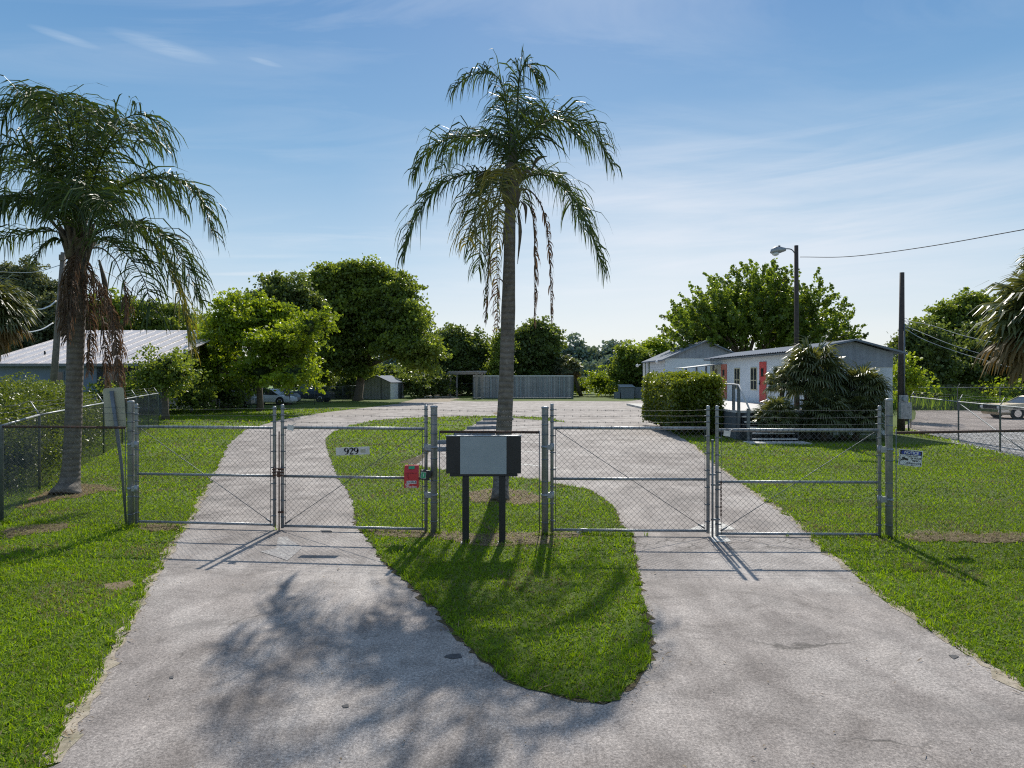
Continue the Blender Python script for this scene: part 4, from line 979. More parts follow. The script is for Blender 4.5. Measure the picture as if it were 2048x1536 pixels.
# ------------------------------------------------------------------ writing
def text_mesh(s,size,shear=0,align='CENTER',bold=0):
    cu=bpy.data.curves.new('lettering','FONT'); cu.body=s; cu.size=size; cu.align_x=align; cu.align_y='CENTER'; cu.shear=shear; cu.offset=bold; cu.extrude=.0008
    o=bpy.data.objects.new('lettering',cu); COL.objects.link(o); dg=bpy.context.evaluated_depsgraph_get(); dg.update()
    me=bpy.data.meshes.new_from_object(o.evaluated_get(dg)); bpy.data.objects.remove(o); return me
def text(name,s,size,parent,loc,mat,**k):
    me=text_mesh(s,size,**k); me.materials.clear(); me.materials.append(mat)
    o=bpy.data.objects.new(name,me); COL.objects.link(o); o.parent=parent; o.location=loc; o.rotation_euler=(math.radians(90),0,0); return o

# 929 plate
YS=11.28
t=thing('number_plate','tilted white plate with black number 929 on the gate mesh','sign',at(705.5,902,YS)); t.rotation_euler=(0,math.radians(-2.2),0)
g=G(); g.box((0,0,0),(.54,.008,.125)); g.build('plate',M['numwhite'],t,local=True)
g=G(); g.box((.165,-.0055,-.003),(.08,.003,.055)); g.build('faded_patch',M['offwhite'],t,local=True)
def stroke(g,pts,ws,ox):
    C=crom([(p[0],0,p[1]) for p in pts],24); W=np.interp(np.linspace(0,1,len(C)),np.linspace(0,1,len(ws)),ws)
    T=np.gradient(C,axis=0); T/=np.linalg.norm(T,axis=1)[:,None]; S=np.cross(T,[0,1.,0]); C=C+[ox,-.007,0]; W=W*1.35+.0012
    V=np.stack([C-S*W[:,None],C+S*W[:,None]],1).reshape(-1,3); n=len(C); g.quads(V,[(2*i,2*i+1,2*i+3,2*i+2) for i in range(n-1)])
def nine(g,ox,h=.105):
    R=.027; cz=.02; pts=[(R*math.cos(a),cz+.031*math.sin(a)) for a in np.linspace(0,2*math.pi,13)]
    stroke(g,pts,[.009,.004,.003,.004,.009,.009,.005,.003,.004,.008,.009],ox); stroke(g,[(.028,.02),(.026,-.012),(.008,-.04),(-.022,-.05)],[.009,.008,.005,.002],ox)
def two(g,ox):
    stroke(g,[(-.026,.024),(-.018,.042),(0,.05),(.02,.038),(.02,.018),(.002,-.012),(-.026,-.042)],[.003,.005,.006,.009,.009,.005,.003],ox); stroke(g,[(-.027,-.046),(.0,-.046),(.022,-.046),(.029,-.03)],[.006,.007,.006,.002],ox)
g=G(); nine(g,-.10);two(g,-.022);nine(g,.055); g.build('numerals',M['ink'],t,local=True)
# red key drop box
YK=11.13
t=thing('key_drop_box','red metal key drop box hanging on the gate middle rail','box',at(823,953,YK))
R_=Matrix.Rotation(0,3,'Y')
g=G(); w,h_=.225,.35
g.box((0,.03,-.05),(w,.13,.25)); 
g.quads([(-w/2,-.035,.075),(w/2,-.035,.075),(w/2,.02,.175),(-w/2,.02,.175)],[(0,1,2,3)]); g.quads([(-w/2,.02,.175),(w/2,.02,.175),(w/2,.095,.175),(-w/2,.095,.175)],[(0,1,2,3)])
g.poly([(-w/2,-.035,.075),(-w/2,.02,.175),(-w/2,.095,.175),(-w/2,.095,.075)]); g.poly([(w/2,-.035,.075),(w/2,.095,.075),(w/2,.095,.175),(w/2,.02,.175)])
g.quads([(-w/2,.095,.075),(w/2,.095,.075),(w/2,.095,.175),(-w/2,.095,.175)],[(3,2,1,0)])
g.build('housing',M['red'],t,local=True)
g=G(); g.quads([(-.045,.006,.162),(.05,.006,.162),(.05,-.018,.118),(-.045,-.018,.118)],[(3,2,1,0)]); 
for i in range(4):
    pass
o=g.build('green_sticker',M['green'],t,local=True); o.location=(0,-.004,.002)
g=G(); g.box((.005,-.036,-.085),(.155,.003,.045)); g.build('white_label',M['white'],t,local=True)
g=G(); g.box((0,-.037,.055),(.17,.006,.007)); g.tube([(-.06,-.04,.02),(-.035,-.04,-.04)],.004,5); g.box((-.055,-.037,.035),(.02,.006,.02)); g.build('key_slot',M['reddark'],t,local=True)
text('lettering','U-HAUL',.043,t,(.005,-.0385,-.085),M['ink'],shear=.2,bold=.001)
text('lettering','Key',.042,t,(-.06,-.036,-.125),M['white'],bold=.0008); text('lettering','Drop Box',.042,t,(0,-.036,-.158),M['white'],bold=.0008)
g=G(); g.tube([(-.05,.05,.17),(-.05,.05,.20),(.02,.05,.20),(.02,.05,.17)],.006,5); g.build('hanger',M['galv'],t,local=True)
# lock box
t=thing('lock_box','small black lock box with green label clamped on the gate upright','lock',at(850,950,11.12)); t.rotation_euler=(0,math.radians(6),0)
g=G(); g.box((0,0,0),(.15,.07,.15)); g.box((.06,.0,.02),(.08,.08,.10)); g.build('casing',M['black'],t,local=True)
g=G(); g.box((-.02,-.037,0),(.085,.004,.105)); g.build('label_border',M['numwhite'],t,local=True)
g=G(); g.box((-.02,-.040,0),(.07,.003,.09)); g.build('green_label',M['green'],t,local=True)
text('numeral','1',.07,t,(-.02,-.043,0),M['white'],bold=.001)
g=G(); g.tube([(.07,-.01,-.05),(.10,-.02,-.09),(.07,-.01,-.12)],.007,5); g.build('shackle',M['chrome'],t,local=True)
# notice sign
def skew(px_,py_): return at(px_,py_,11.0)
t=thing('notice_sign','white and blue NOTICE camera surveillance sign on the right fence','sign',at(1821,916,10.98)); t.rotation_euler=(0,math.radians(5.5),0)
g=G(); g.box((0,0,0),(.365,.006,.25)); g.build('plate',M['white'],t,local=True)
g=G(); 
for a,b in(((-.168,.0),(.006,.226)),((.168,.0),(.006,.226)),((0,-.112),(.342,.005)),((0,.112),(.342,.005))): g.box((a[0],-.004,a[1]),(b[0],.003,b[1]))
g.box((0,-.0036,.080),(.335,.0024,.064)); g.build('border',M['ink'],t,local=True)
g=G(); 
pts=[]
for s in(1,-1):
    for a in np.linspace(-math.pi/2,math.pi/2,9): pts.append((s*(.13+.025*math.cos(a)),-.0062,.080+s*.026*math.sin(a)))
g.poly(pts); g.build('header_oval',M['blue'],t,local=True)
text('lettering','NOTICE',.062,t,(0,-.0075,.080),M['white'],shear=.15,bold=.0015)
text('lettering','THIS AREA IS UNDER',.020,t,(.02,-.0045,.028),M['ink'],bold=.0004)
text('lettering','24 HOUR',.040,t,(.085,-.0045,-.003),M['ink'],bold=.001)
text('lettering','VIDEO',.040,t,(.085,-.0045,-.042),M['ink'],bold=.001)
text('lettering','SURVEILLANCE',.034,t,(.055,-.0045,-.083),M['ink'],bold=.001)
g=G(); Rc=Matrix.Rotation(math.radians(15),3,'Y'); g.box((-.085,-.005,-.018),(.10,.003,.03),R=Rc); g.box((-.12,-.0048,-.035),(.05,.0026,.012)); g.poly([(-.155,-.0055,-.02),(-.155,-.0055,-.06),(-.125,-.0055,-.038)][::-1])
g.build('camera_symbol',M['ink'],t,local=True)
# little tags on the gates
for x,y,Y,lab in((581,855,11.38,'small pale tag wired to the left gate top rail'),(1454,867,10.96,'small pale tag wired to the right gate top rail')):
    g=G(); p=at(x,y,Y); g.box(p,(.105,.006,.085),R=Matrix.Rotation(math.radians(14 if x<900 else 8),3,'Y')); g.tube([(p[0]+.02,p[1],p[2]+.03),(p[0]+.09,p[1]-.01,p[2]+.07)],.005,4)
    o=g.build('tag',M['numwhite'],loc=p); tag(o,lab,'tag',group='small tags wired to the gates')
# black signboard
YG=10.54
t=thing('signboard','blank black and grey signboard on two black posts before the fence','sign',(X_(968,YG),YG,0))
zt,zb=Z_(872,YG),Z_(946,YG)
g=G(); g.bbox(X_(893,YG),X_(1042,YG),YG-.06,YG+.06,zb,zt); g.bbox(X_(900,YG),X_(1035,YG),YG-.055,YG+.055,Z_(952,YG),zb-.002); g.build('cabinet',M['black'],t)
g=G(); g.bbox(X_(921,YG),X_(1013,YG),YG-.068,YG-.061,Z_(947,YG),zt-.004); g.build('blank_panel',M['panelgrey'],t)
g=G(); g.bbox(X_(892,YG),X_(1043,YG),YG-.07,YG+.065,zt+.002,zt+.010); g.build('top_edge',M['galv'],t)
for xa,xb in((925,938),(998,1011)):
    g=G(); g.bbox(X_(xa,YG),X_(xb,YG),YG-.05,YG+.05,0,Z_(953,YG)); g.build('leg',M['black'],t)
    g=G(); g.bbox(X_(xa-3,YG),X_(xb+4,YG),YG-.09,YG+.09,.0,.022); g.build('base_plate',M['galv_dark'],t)
# leaning sign
t=thing('leaning_sign','weathered beige sign back on a leaning grey post left of gates','sign',(X_(250,12.0),12.0,0))
g=G(); c0=np.array(at(229,816,12.05)); R1=Matrix.Rotation(math.radians(-4),3,'Y')
vv=[]
for sx,sz in((-1,-1),(1,-1),(1,1),(-1,1)):
    for a in range(4):
        th={(1,1):0,(-1,1):90,(-1,-1):180,(1,-1):270}[(sx,sz)]+a*30; vv.append((sx*.135+.045*math.cos(math.radians(th)),0,sz*.305+.045*math.sin(math.radians(th))))
vv=[tuple(np.array(R1@Vector(v))+c0) for v in vv]; g.poly(vv); g.poly([(v[0],v[1]+.004,v[2]) for v in vv][::-1]); g.build('panel',M['offwhite'],t)
g=G(); g.tube([(X_(254,11.95),11.93,-.02),at(243,930,11.97),at(233,855,12.0),at(223,782,12.01)],[.02,.024,.034,.034],8); g.build('post',M['galv_dark'],t)
# litter
g=G(); p=gp(1165,1067); v,f=ico((p[0],p[1],.03),(.11,.06,.04),5,2,.5); g.tris(v,f); o=g.build('plastic_bag',M['white'],loc=p); tag(o,'crumpled white plastic litter in the grass by the right gate','litter')

# ------------------------------------------------------------------ wheel stops
st=thing('wheel_stop','grey concrete wheel stop nearest the camera, mostly behind the signboard','wheel stop',gp(846,903),group='concrete wheel stops at the parking bays')
g=G(); L=1.8
prof=[(-.09,0),(-.09,.09),(-.06,.14),(.06,.14),(.09,.09),(.09,0)]
va=[(0,a,b) for a,b in prof];vb=[(L,a,b) for a,b in prof]; g.quads(va+vb,[(i,i+6,i+7,i+1) for i in range(5)]); g.poly(va); g.poly(vb[::-1])
g.build('block',M['stopgrey'],st,local=True)
for px_,py_,lab in((868,888,'second nearest grey concrete wheel stop, at the lawn edge'),(908,871,'third nearest grey concrete wheel stop, just above the signboard'),(934,859,'fourth wheel stop, left of the central palm trunk'),(953,849,'second farthest grey concrete wheel stop'),(966,841,'farthest grey concrete wheel stop')):
    o=copy_tree(st); o.location=gp(px_,py_); o['label']=lab; 
for o in [x for x in bpy.data.objects if x.name.startswith('wheel_stop')]:
    o.rotation_euler=(0,0,math.radians(13)); o.location.z=.004

# ------------------------------------------------------------------ office building
t=thing('office_building','long white office trailer with grey roof and red door','building',(14.8,30.5,0))
X0,X1,Y0,Y1,ZE,XR,ZR=13.1,16.58,30.5,46.3,3.70,14.84,4.12
g=G(); g.quads([(X0,Y0,0),(X0,Y1,0),(X0,Y1,ZE),(X0,Y0,ZE)],[(0,3,2,1)])
g.quads([(X1,Y0,0),(X1,Y1,0),(X1,Y1,ZE-.1),(X1,Y0,ZE-.1)],[(0,1,2,3)])
g.poly([(X0,Y0,0),(X1,Y0,0),(X1,Y0,2.95),(X0,Y0,2.95)]); g.poly([(X1,Y1,0),(X0,Y1,0),(X0,Y1,ZE),(XR,Y1,ZR-.06),(X1,Y1,ZE-.1)])
g.build('wall',M['wallwhite'],t)
g=G(); g.poly([(X0,Y0-.03,2.95),(X1,Y0-.03,2.95),(X1,Y0-.03,ZE-.12),(XR,Y0-.03,ZR-.05),(X0,Y0-.03,ZE-.03)]); g.quads([(X0,Y0-.03,2.95),(X1,Y0-.03,2.95),(X1,Y0,2.95),(X0,Y0,2.95)],[(0,3,2,1)]); g.build('gable',M['gablegrey'],t)
# corrugated roof
def corr_roof(g,xe,ze,xr,zr,y0,y1,per=.3,amp=.02,th=.03):
    ys=np.arange(y0,y1+.01,per/4); zo=amp*np.sin((ys-y0)/per*2*math.pi)
    V=[]
    for y,z in zip(ys,zo): V+= [(xe,y,ze+z),(xr,y,zr+z)]
    q=[(2*i,2*i+1,2*i+3,2*i+2) for i in range(len(ys)-1)]
    g.quads(V,q); g.quads([(a,b,c_-th) for a,b,c_ in V],[x[::-1] for x in q])
g=G(); corr_roof(g,12.72,3.72,XR,4.15,Y0-.35,Y1+.3); corr_roof(g,17.05,3.56,XR,4.15,Y0-.35,Y1+.3)
g.quads([(12.72,Y0-.36,3.66),(XR,Y0-.36,4.09),(XR,Y0-.36,4.17),(12.72,Y0-.36,3.74)],[(0,1,2,3)]); g.quads([(XR,Y0-.36,4.09),(17.05,Y0-.36,3.50),(17.05,Y0-.36,3.58),(XR,Y0-.36,4.17)],[(0,1,2,3)])
g.build('roof',M['roofgrey'],t)
g=G(); g.bbox(12.74,13.08,Y0-.3,Y1+.2,3.60,3.655); g.build('soffit',M['galv_dark'],t)
for yc,w,z0,z1 in((40.7,.87,1.89,3.0),(37.9,.87,1.87,3.0),(34.4,.95,1.87,3.0),(44.9,.35,1.9,3.0)):
    g=G(); x=X0-.03
    g.bbox(x,X0-.002,yc-w/2-.05,yc+w/2+.05,z1,z1+.05); g.bbox(x,X0-.002,yc-w/2-.05,yc+w/2+.05,z0-.05,z0)
    g.bbox(x,X0-.002,yc-w/2-.05,yc-w/2,z0,z1); g.bbox(x,X0-.002,yc+w/2,yc+w/2+.05,z0,z1)
    g.bbox(x-.004,X0-.004,yc-.03,yc+.03,z0,z1); g.bbox(x-.002,X0-.006,yc-w/2,yc+w/2,z0+.45,z0+.5)
    f=g.build('window',M['tan'],t); g=G(); g.bbox(X0-.018,X0-.004,yc-w/2,yc+w/2,z0,z1); g.build('pane',M['glass'],f)
for yc,mt,w in((36.5,'doorred',.95),(43.2,'salmon',1.1)):
    g=G(); g.bbox(X0-.04,X0-.003,yc-w/2,yc+w/2,1.2,3.32); dd=g.build('door',M[mt],t)
    if mt=='salmon': dd['label']='salmon door at the far end'
    g=G(); g.bbox(X0-.055,X0-.041,yc-.15,yc+.2,2.55,2.98); g.build('pane',M['glass'],dd)
    g=G(); g.tube([(X0-.045,yc+.38,2.2),(X0-.1,yc+.38,2.2)],.035,8); g.bbox(X0-.06,X0-.042,yc+.34,yc+.42,2.1,2.35); g.build('handle',M['black'],dd)
g=G(); g.bbox(X0-.12,X0-.005,35.5,35.75,2.3,2.65); g.build('electric_box',M['galv_dark'],t)
# awning
g=G(); g.quads([(10.9,43.6,3.12),(10.9,47.2,3.12),(13.08,47.2,3.38),(13.08,43.6,3.38)],[(0,3,2,1)]); g.quads([(10.9,43.6,3.06),(10.9,47.2,3.06),(13.08,47.2,3.32),(13.08,43.6,3.32)],[(0,1,2,3)])
g.quads([(10.9,43.6,3.06),(13.08,43.6,3.32),(13.08,43.6,3.38),(10.9,43.6,3.12)],[(0,1,2,3)]); g.quads([(10.9,47.2,3.06),(10.9,43.6,3.06),(10.9,43.6,3.12),(10.9,47.2,3.12)],[(0,1,2,3)])
aw=g.build('awning',M['panelgrey'],t)
for x,y in((11.1,44.6),(11.6,44.0),(12.15,43.8),(12.75,44.3)):
    g=G(); g.bbox(x-.05,x+.05,y-.05,y+.05,0,3.06+(x-10.9)*.118); g.build('awning_post',M['galv_dark'],aw)
# deck
t=thing('deck','raised wooden deck with stairs and metal handrail at the office','deck',(10,28.3,0))
g=G(); g.bbox(9.05,13.05,28.3,42,1.07,1.15); g.build('floor',M['deck'],t)
g=G(); g.bbox(9.1,13.0,28.36,28.40,0,1.06); g.bbox(9.06,9.10,28.36,42,0,1.06); g.build('skirt',M['skirt'],t)
for k in range(5):
    g=G(); z=1.15-.2*(k+1); y=28.3-.27*(k+1); g.bbox(9.25,11.0,y,y+.29,z-.05,z); g.build('step',M['deck'],t)
g=G(); g.bbox(9.2,9.25,26.95,28.3,0,.5); g.bbox(11.0,11.05,26.95,28.3,0,.5)
for x in(9.25,11.05): g.quads([(x,28.3,1.0),(x,26.95,.1),(x,26.95,-.0),(x,28.3,.5)],[(0,1,2,3)])
for k in range(7): g.bbox(9.3+.25*k,9.36+.25*k,28.28,28.34,0,1.0)
g.build('stringer',M['skirt'],t)
g=G()
g.tube([(9.15,36,2.22),(9.15,28.9,2.22),(9.15,28.25,2.20),(9.2,27.05,1.22)],.035,8)
g.build('handrail',M['deck'],t)
for y,z0,z1 in((28.9,1.15,2.2),(28.25,0,2.18),(27.1,0,1.3),(31.2,1.15,2.2),(34,1.15,2.2)):
    g=G(); g.bbox(9.1,9.2,y-.05,y+.05,z0,z1); g.build('rail_post',M['galv_dark'],t)

# gabled building behind
t=thing('gabled_building','white building with grey gable behind the awning and hedge','building',(16.3,59,0))
a0,a1,b0_,b1_=12.9,19.7,59,65.5
g=G(); g.poly([(a0,b0_,0),(a1,b0_,0),(a1,b0_,4.13),(a0,b0_,4.13)]); g.poly([(a1,b1_,0),(a0,b1_,0),(a0,b1_,4.13),(a1,b1_,4.13)]); g.quads([(a1,b0_,0),(a1,b1_,0),(a1,b1_,4.13),(a1,b0_,4.13)],[(0,1,2,3)]); g.build('wall',M['wallwhite'],t)
g=G(); g.quads([(a0-.02,b0_,0),(a0-.02,b1_,0),(a0-.02,b1_,4.13),(a0-.02,b0_,4.13)],[(0,3,2,1)]); g.build('side_siding',M['lap'],t)
g=G(); g.poly([(a0,b0_-.04,4.13),(a1,b0_-.04,4.13),(16.3,b0_-.04,5.50)]); g.build('gable',M['gablegrey'],t)
g=G(); g.bbox(a0,a1,b0_-.045,b0_-.003,2.25,2.42); g.build('trim_band',M['gablegrey'],t)
g=G()
for s,xe in((-1,a0-.35),(1,a1+.35)):
    v=[(xe,b0_-.4,4.0),(xe,b1_+2.4,4.0),(16.3,b1_+2.4,5.62),(16.3,b0_-.4,5.62)]; v2=[(x,y,z-.1) for x,y,z in v]; q=(0,3,2,1) if s<0 else (0,1,2,3)
    g.quads(v,[q]); g.quads(v2,[q[::-1]]); g.quads([v[0],v[3],v2[3],v2[0]],[(0,1,2,3)]); g.quads([v[0],v[1],v2[1],v2[0]],[(0,1,2,3)])
g.build('roof',M['roofgrey'],t)
for y in(67.4,65.8):
    g=G(); g.bbox(12.62,12.82,y-.1,y+.1,.1,4.0); g.build('porch_column',M['white'],t)
for x,y,z in((12.55,60.5,3.85),(12.1,67.6,3.65)):
    g=G(); v,f=ico((x,y,z),(.16,.16,.16),3,2,0); g.tris(v,f); g.tube([(x,y,z),(x+.35,y,z+.1)],.04,6); g.build('flood_lamp',M['white'],t)

# left building
t=thing('long_building','low blue-grey building with pale ribbed metal roof behind the left palm','building',(-27,45,0))
xa,xb,ya,yr,ye,yb=-34.5,-22.6,45,56.6,3.37,59.5
xw=-27.0
g=G(); g.bbox(xa+.4,xw,ya+.5,yb-.5,0,3.3)
g.poly([(xa+.4,ya+.5,3.3),(xa+.4,yr,6.2),(xa+.4,yb-.5,5.5),(xa+.4,yb-.5,3.3)]); g.poly([(xw,ya+.5,3.3),(xw,yb-.5,3.3),(xw,yb-.5,5.5),(xw,yr,6.2)]); g.build('wall',M['bluewall'],t)
for y in(45.5,50,54.5,59):
    g=G(); g.bbox(xb+.0-.35,xb-.2,y-.08,y+.08,0,ye-.12 if y<46 else (ye+(y-45)*.25 if y<57 else 5.5)); g.build('canopy_post',M['galv_dark'],t)
g=G(); V=[(xa,ya,ye),(xb,ya,ye),(xb,yr,6.32),(xa,yr,6.32)]; g.quads(V,[(0,1,2,3)]); g.quads([(x,y,z-.05) for x,y,z in V],[(0,3,2,1)])
V=[(xa,yb,5.6),(xb,yb,5.6),(xb,yr,6.32),(xa,yr,6.32)]; g.quads(V,[(3,2,1,0)])
x=xa
while x<xb: 
    g.quads([(x-.03,ya,ye+.002),(x,ya,ye+.06),(x,yr,6.38),(x-.03,yr,6.322)],[(0,1,2,3)]); g.quads([(x,ya,ye+.06),(x+.03,ya,ye+.002),(x+.03,yr,6.322),(x,yr,6.38)],[(0,1,2,3)]); x+=.95
g.build('roof',M['rooflight'],t)
g=G(); g.bbox(xa,xb,ya-.06,ya-.004,3.22,3.40); g.build('fascia',M['galv_dark'],t)
for x in(-30.0,-26.5):
    g=G(); g.bbox(x,x+.9,ya+.44,ya+.498,1.2,2.9); w_=g.build('window',M['galv_dark'],t); g=G(); g.bbox(x+.06,x+.84,ya+.425,ya+.439,1.26,2.84); g.build('pane',M['glass'],w_)
g=G(); g.tube([(-31.7,47.5,3.95),(-31.7,47.5,4.3)],.06,6); g.build('vent_pipe',M['black'],t)

# shed
t=thing('shed','small gable shed, grey end and white side, under the oak','shed',(-13.9,80,0),rz=math.radians(-8.4))
g=G(); W,D,hw,hr=3.3,5.4,2.0,2.75
g.poly([(-W,0,0),(0,0,0),(0,0,hw),(-W/2,0,hr-.05),(-W,0,hw)]); g.quads([(-W,0,0),(-W,D,0),(-W,D,hw),(-W,0,hw)],[(0,3,2,1)]); g.build('end_wall',M['shedgrey'],t,local=True)
g=G(); g.quads([(0,0,0),(0,D,0),(0,D,hw),(0,0,hw)],[(0,1,2,3)]); g.poly([(0,D,0),(-W,D,0),(-W,D,hw),(-W/2,D,hr-.05),(0,D,hw)]); g.build('side_wall',M['white'],t,local=True)
g=G()
for s in(-1,1):
    xe=-W/2+s*(W/2+.12); V=[(xe,-.12,hw-.06),(xe,D+.12,hw-.06),(-W/2,D+.12,hr),(-W/2,-.12,hr)]; g.quads(V,[(0,1,2,3) if s>0 else (0,3,2,1)]); g.quads([(x,y,z-.05) for x,y,z in V],[(0,3,2,1) if s>0 else (0,1,2,3)])
g.build('roof',M['roofgrey'],t,local=True)
g=G(); g.bbox(.003,.05,2.9,4.4,.05,1.85); g.build('door',M['galv_dark'],t,local=True)
for x in(-1.1,): 
    g=G(); g.bbox(x,x+.12,-.05,-.003,0,2.3); g.build('corner_trim',M['galv_dark'],t,local=True)

# pergola
t=thing('pergola','weathered timber pergola at the left end of the container','pergola',(-5.5,87,0))
for x,y in((-7.65,87),(-7.05,89.5),(-4.1,81),(-3.5,82.2)):
    g=G(); g.bbox(x-.11,x+.11,y-.11,y+.11,0,3.05); g.build('post',M['pergola'],t)
for A,B in(((-7.9,87.0),(-3.9,80.8)),((-7.2,89.6),(-3.3,82.2))):
    g=G(); a=math.atan2(B[1]-A[1],B[0]-A[0]); L=math.dist(A,B); g.box(((A[0]+B[0])/2,(A[1]+B[1])/2,3.0),(L+.6,.12,.25),R=Matrix.Rotation(a,3,'Z')); g.build('beam',M['pergola'],t)
for k in range(9):
    s=k/8; p=lerp((-7.8,87),(-3.9,81),s); q=lerp((-7.0,89.8),(-3.2,82.6),s); g=G()
    g.box(((p[0]+q[0])/2,(p[1]+q[1])/2,3.2),(math.dist(p,q)+.8,.08,.16),R=Matrix.Rotation(math.atan2(q[1]-p[1],q[0]-p[0]),3,'Z')); g.build('rafter',M['pergola'],t)

# container
t=thing('storage_container','long grey-blue ribbed storage container across the parking lot','container',(1.3,83,0))
xa,xb,yc=-4.6,7.25,83
g=G(); n=120; xs=np.linspace(xa,xb,n); V=[]
pal=RS.rand(16)
for i,x in enumerate(xs):
    k=i%4; y=yc+(.0 if k in(0,1) else .05); V+=[(x,y,.12),(x,y,2.62)]
g.quads(V,[(2*i,2*i+2,2*i+3,2*i+1) for i in range(n-1)],RS.choice([.2,.3,.4],n-1))
g.quads([(xa,yc,.12),(xa,yc+2.4,.12),(xa,yc+2.4,2.62),(xa,yc,2.62)],[(0,3,2,1)],.3); g.quads([(xb,yc,.12),(xb,yc+2.4,.12),(xb,yc+2.4,2.62),(xb,yc,2.62)],[(0,1,2,3)],.1)
nm=N('container_paint'); r=nm.attr(); c_=nm.ramp(r,[(.1,(.20,.205,.215)),(.5,(.46,.455,.46))]); c_=nm.mix(.6,c_,nm.ramp(nm.noise(1.2,5,.7),[(.3,.6),(.7,1.2)]),'MULTIPLY')
g.build('side_panel',nm.done(nm.bsdf(c_,.6)),t)
g=G(); g.bbox(xa-.02,xb+.02,yc-.05,yc+2.45,2.63,2.75); g.build('roof',M['white'],t)
g=G(); g.bbox(xa-.02,xb+.02,yc-.04,yc+2.4,.0,.115); g.bbox(xb-.10,xb+.04,yc-.06,yc-.001,.12,2.62); g.bbox(xa-.04,xa+.10,yc-.06,yc-.001,.12,2.62); g.build('frame',M['galv_dark'],t)
for px_ in(981,1033,1041,1080,1086,1094,1103,1119,1128,958):
    g=G(); x=X_(px_,yc); g.bbox(x-.06,x+.06,yc-.04,yc-.002,.13,2.6); g.build('pale_rib',M['panelgrey'],t)

# dumpster and low wall
t=thing('dumpster','dark metal dumpster beyond the lot left of gabled building','dumpster',(13.6,84,0))
g=G(); g.quads([(12.95,83,0),(14.45,83,0),(14.45,85,0),(12.95,85,0),(12.85,83,1.35),(14.55,83,1.35),(14.55,85,1.6),(12.85,85,1.6)],[(0,1,5,4),(1,2,6,5),(2,3,7,6),(3,0,4,7)]); g.build('bin',M['stopgrey'],t)
g=G(); g.quads([(12.8,82.9,1.37),(14.6,82.9,1.37),(14.6,85.1,1.66),(12.8,85.1,1.66)],[(0,1,2,3)]); g.build('lid',M['panelgrey'],t)
g=G(); g.bbox(12.2,12.8,83,83.8,0,.8); g.build('side_step',M['stopgrey'],t)
g=G(); g.bbox(14.8,17.6,84.5,84.7,0,1.35); o=g.build('screen_wall',M['stopgrey'],loc=(16.2,84.6,0)); tag(o,'low grey screen wall right of the dumpster','wall')

# ------------------------------------------------------------------ poles and wires
def pole(name,lab,cat,base,top,r0,r1,mat):
    t=thing(name,lab,cat,base); g=G(); g.tube([base,lerp(base,top,.5),top],[r0,(r0+r1)/2,r1],12); g.build('pole',M[mat],t); return t
YQ=29.9
base=(X_(1594,YQ),YQ,0); top=at(1592.5,491,YQ)
t=pole('street_lamp','dark wooden pole with cobra-head lamp over the office roof','street lamp',base,top,.12,.085,'woodpole')
g=G(); g.tube(crom([at(1590,507,YQ),at(1583,499,YQ),at(1572,497.5,YQ),at(1560,499,YQ)],14),.025,8); g.build('arm',M['galv_dark'],t)
g=G(); P=[at(x,y,YQ) for x,y in((1571,499),(1562,499.5),(1553,500.5),(1545,503),(1541,506))]; g.tube(P,[.07,.13,.17,.13,.03],10); hd=g.build('lamp_head',M['galv'],t)
g=G(); v,f=ico(at(1551,507,YQ),(.16,.13,.11),3,2,0); g.tris(v,f); g.build('lens',plain('clear_lamp_lens',(.7,.72,.74),.15),hd)
g=G(); p=at(1558.5,494,YQ); g.tube([(p[0],p[1],p[2]-.05),(p[0],p[1],p[2]+.06)],.05,8); g.build('photocell',M['black'],hd)
YU=32.6
base=(X_(1802,YU),YU,0); t=pole('utility_pole','plain dark utility pole with electric meter beside the office','utility pole',base,at(1804,545,YU),.17,.10,'woodpole')
g=G(); p=at(1802,799,YU); g.box((p[0],p[1]-.22,p[2]),(.36,.14,.42)); mb=g.build('meter_box',M['galv'],t); g=G(); g.tube([(p[0],p[1]-.29,p[2]+.04),(p[0],p[1]-.40,p[2]+.04)],[.13,.11],12); g.build('meter_dial',M['panelgrey'],mb)
g=G(); p=at(1804,821,YU); g.box((p[0],p[1]-.26,p[2]),(.50,.2,.75)); g.build('switch_box',M['galv'],t)
g=G(); q=(X_(1810,YU),YU-.3); g.tube([(q[0],q[1],0),(q[0],q[1],.6)],.04,6); g.tube([(base[0]+.05,base[1]-.18,1.6),(base[0]+.08,base[1]-.14,5.0)],.035,6); g.build('conduit',M['galv_dark'],t)
g=G()
for dz in(0,.25,.5): g.tube(crom([at(1806,640+dz*20,YU),at(1812,636+dz*30,YU-.2),at(1818,646+dz*20,YU-.3),at(1813,655,YU-.1)],8),.012,4)
g.build('drip_loops',M['panelgrey'],t)
t=pole('utility_pole','leaning grey utility pole behind the left palm trunk','utility pole',(X_(101,38),38,0),at(127,505,38),.19,.13,'woodpolegrey')
g=G(); p=at(122,515,37.8); g.box(p,(.14,.16,.3)); g.build('insulator_bracket',M['woodpolegrey'],t)
def cable(lab,pts,r,mat='galv',grp=None):
    g=G(); C=crom(pts,30); g.tube(C,r,5); o=g.build('cable',M[mat],loc=tuple(pts[0])); tag(o,lab,'cable',group=grp)
cable('twisted overhead cable from the street lamp pole off to the upper right',[at(1600,514,YQ),at(1700,513,27),at(1850,494,23.5),at(2060,457,20)],.014,'woodpole')
cable('upper pale service cable right of the utility pole',[at(1807,641,YU),at(1860,650,31),at(1930,672,29),at(2060,700,26)],.012,'panelgrey','pale service cables at the utility pole')
cable('middle pale service cable right of the utility pole',[at(1807,650,YU),at(1850,668,31),at(1920,695,29),at(2060,735,26)],.012,'panelgrey','pale service cables at the utility pole')
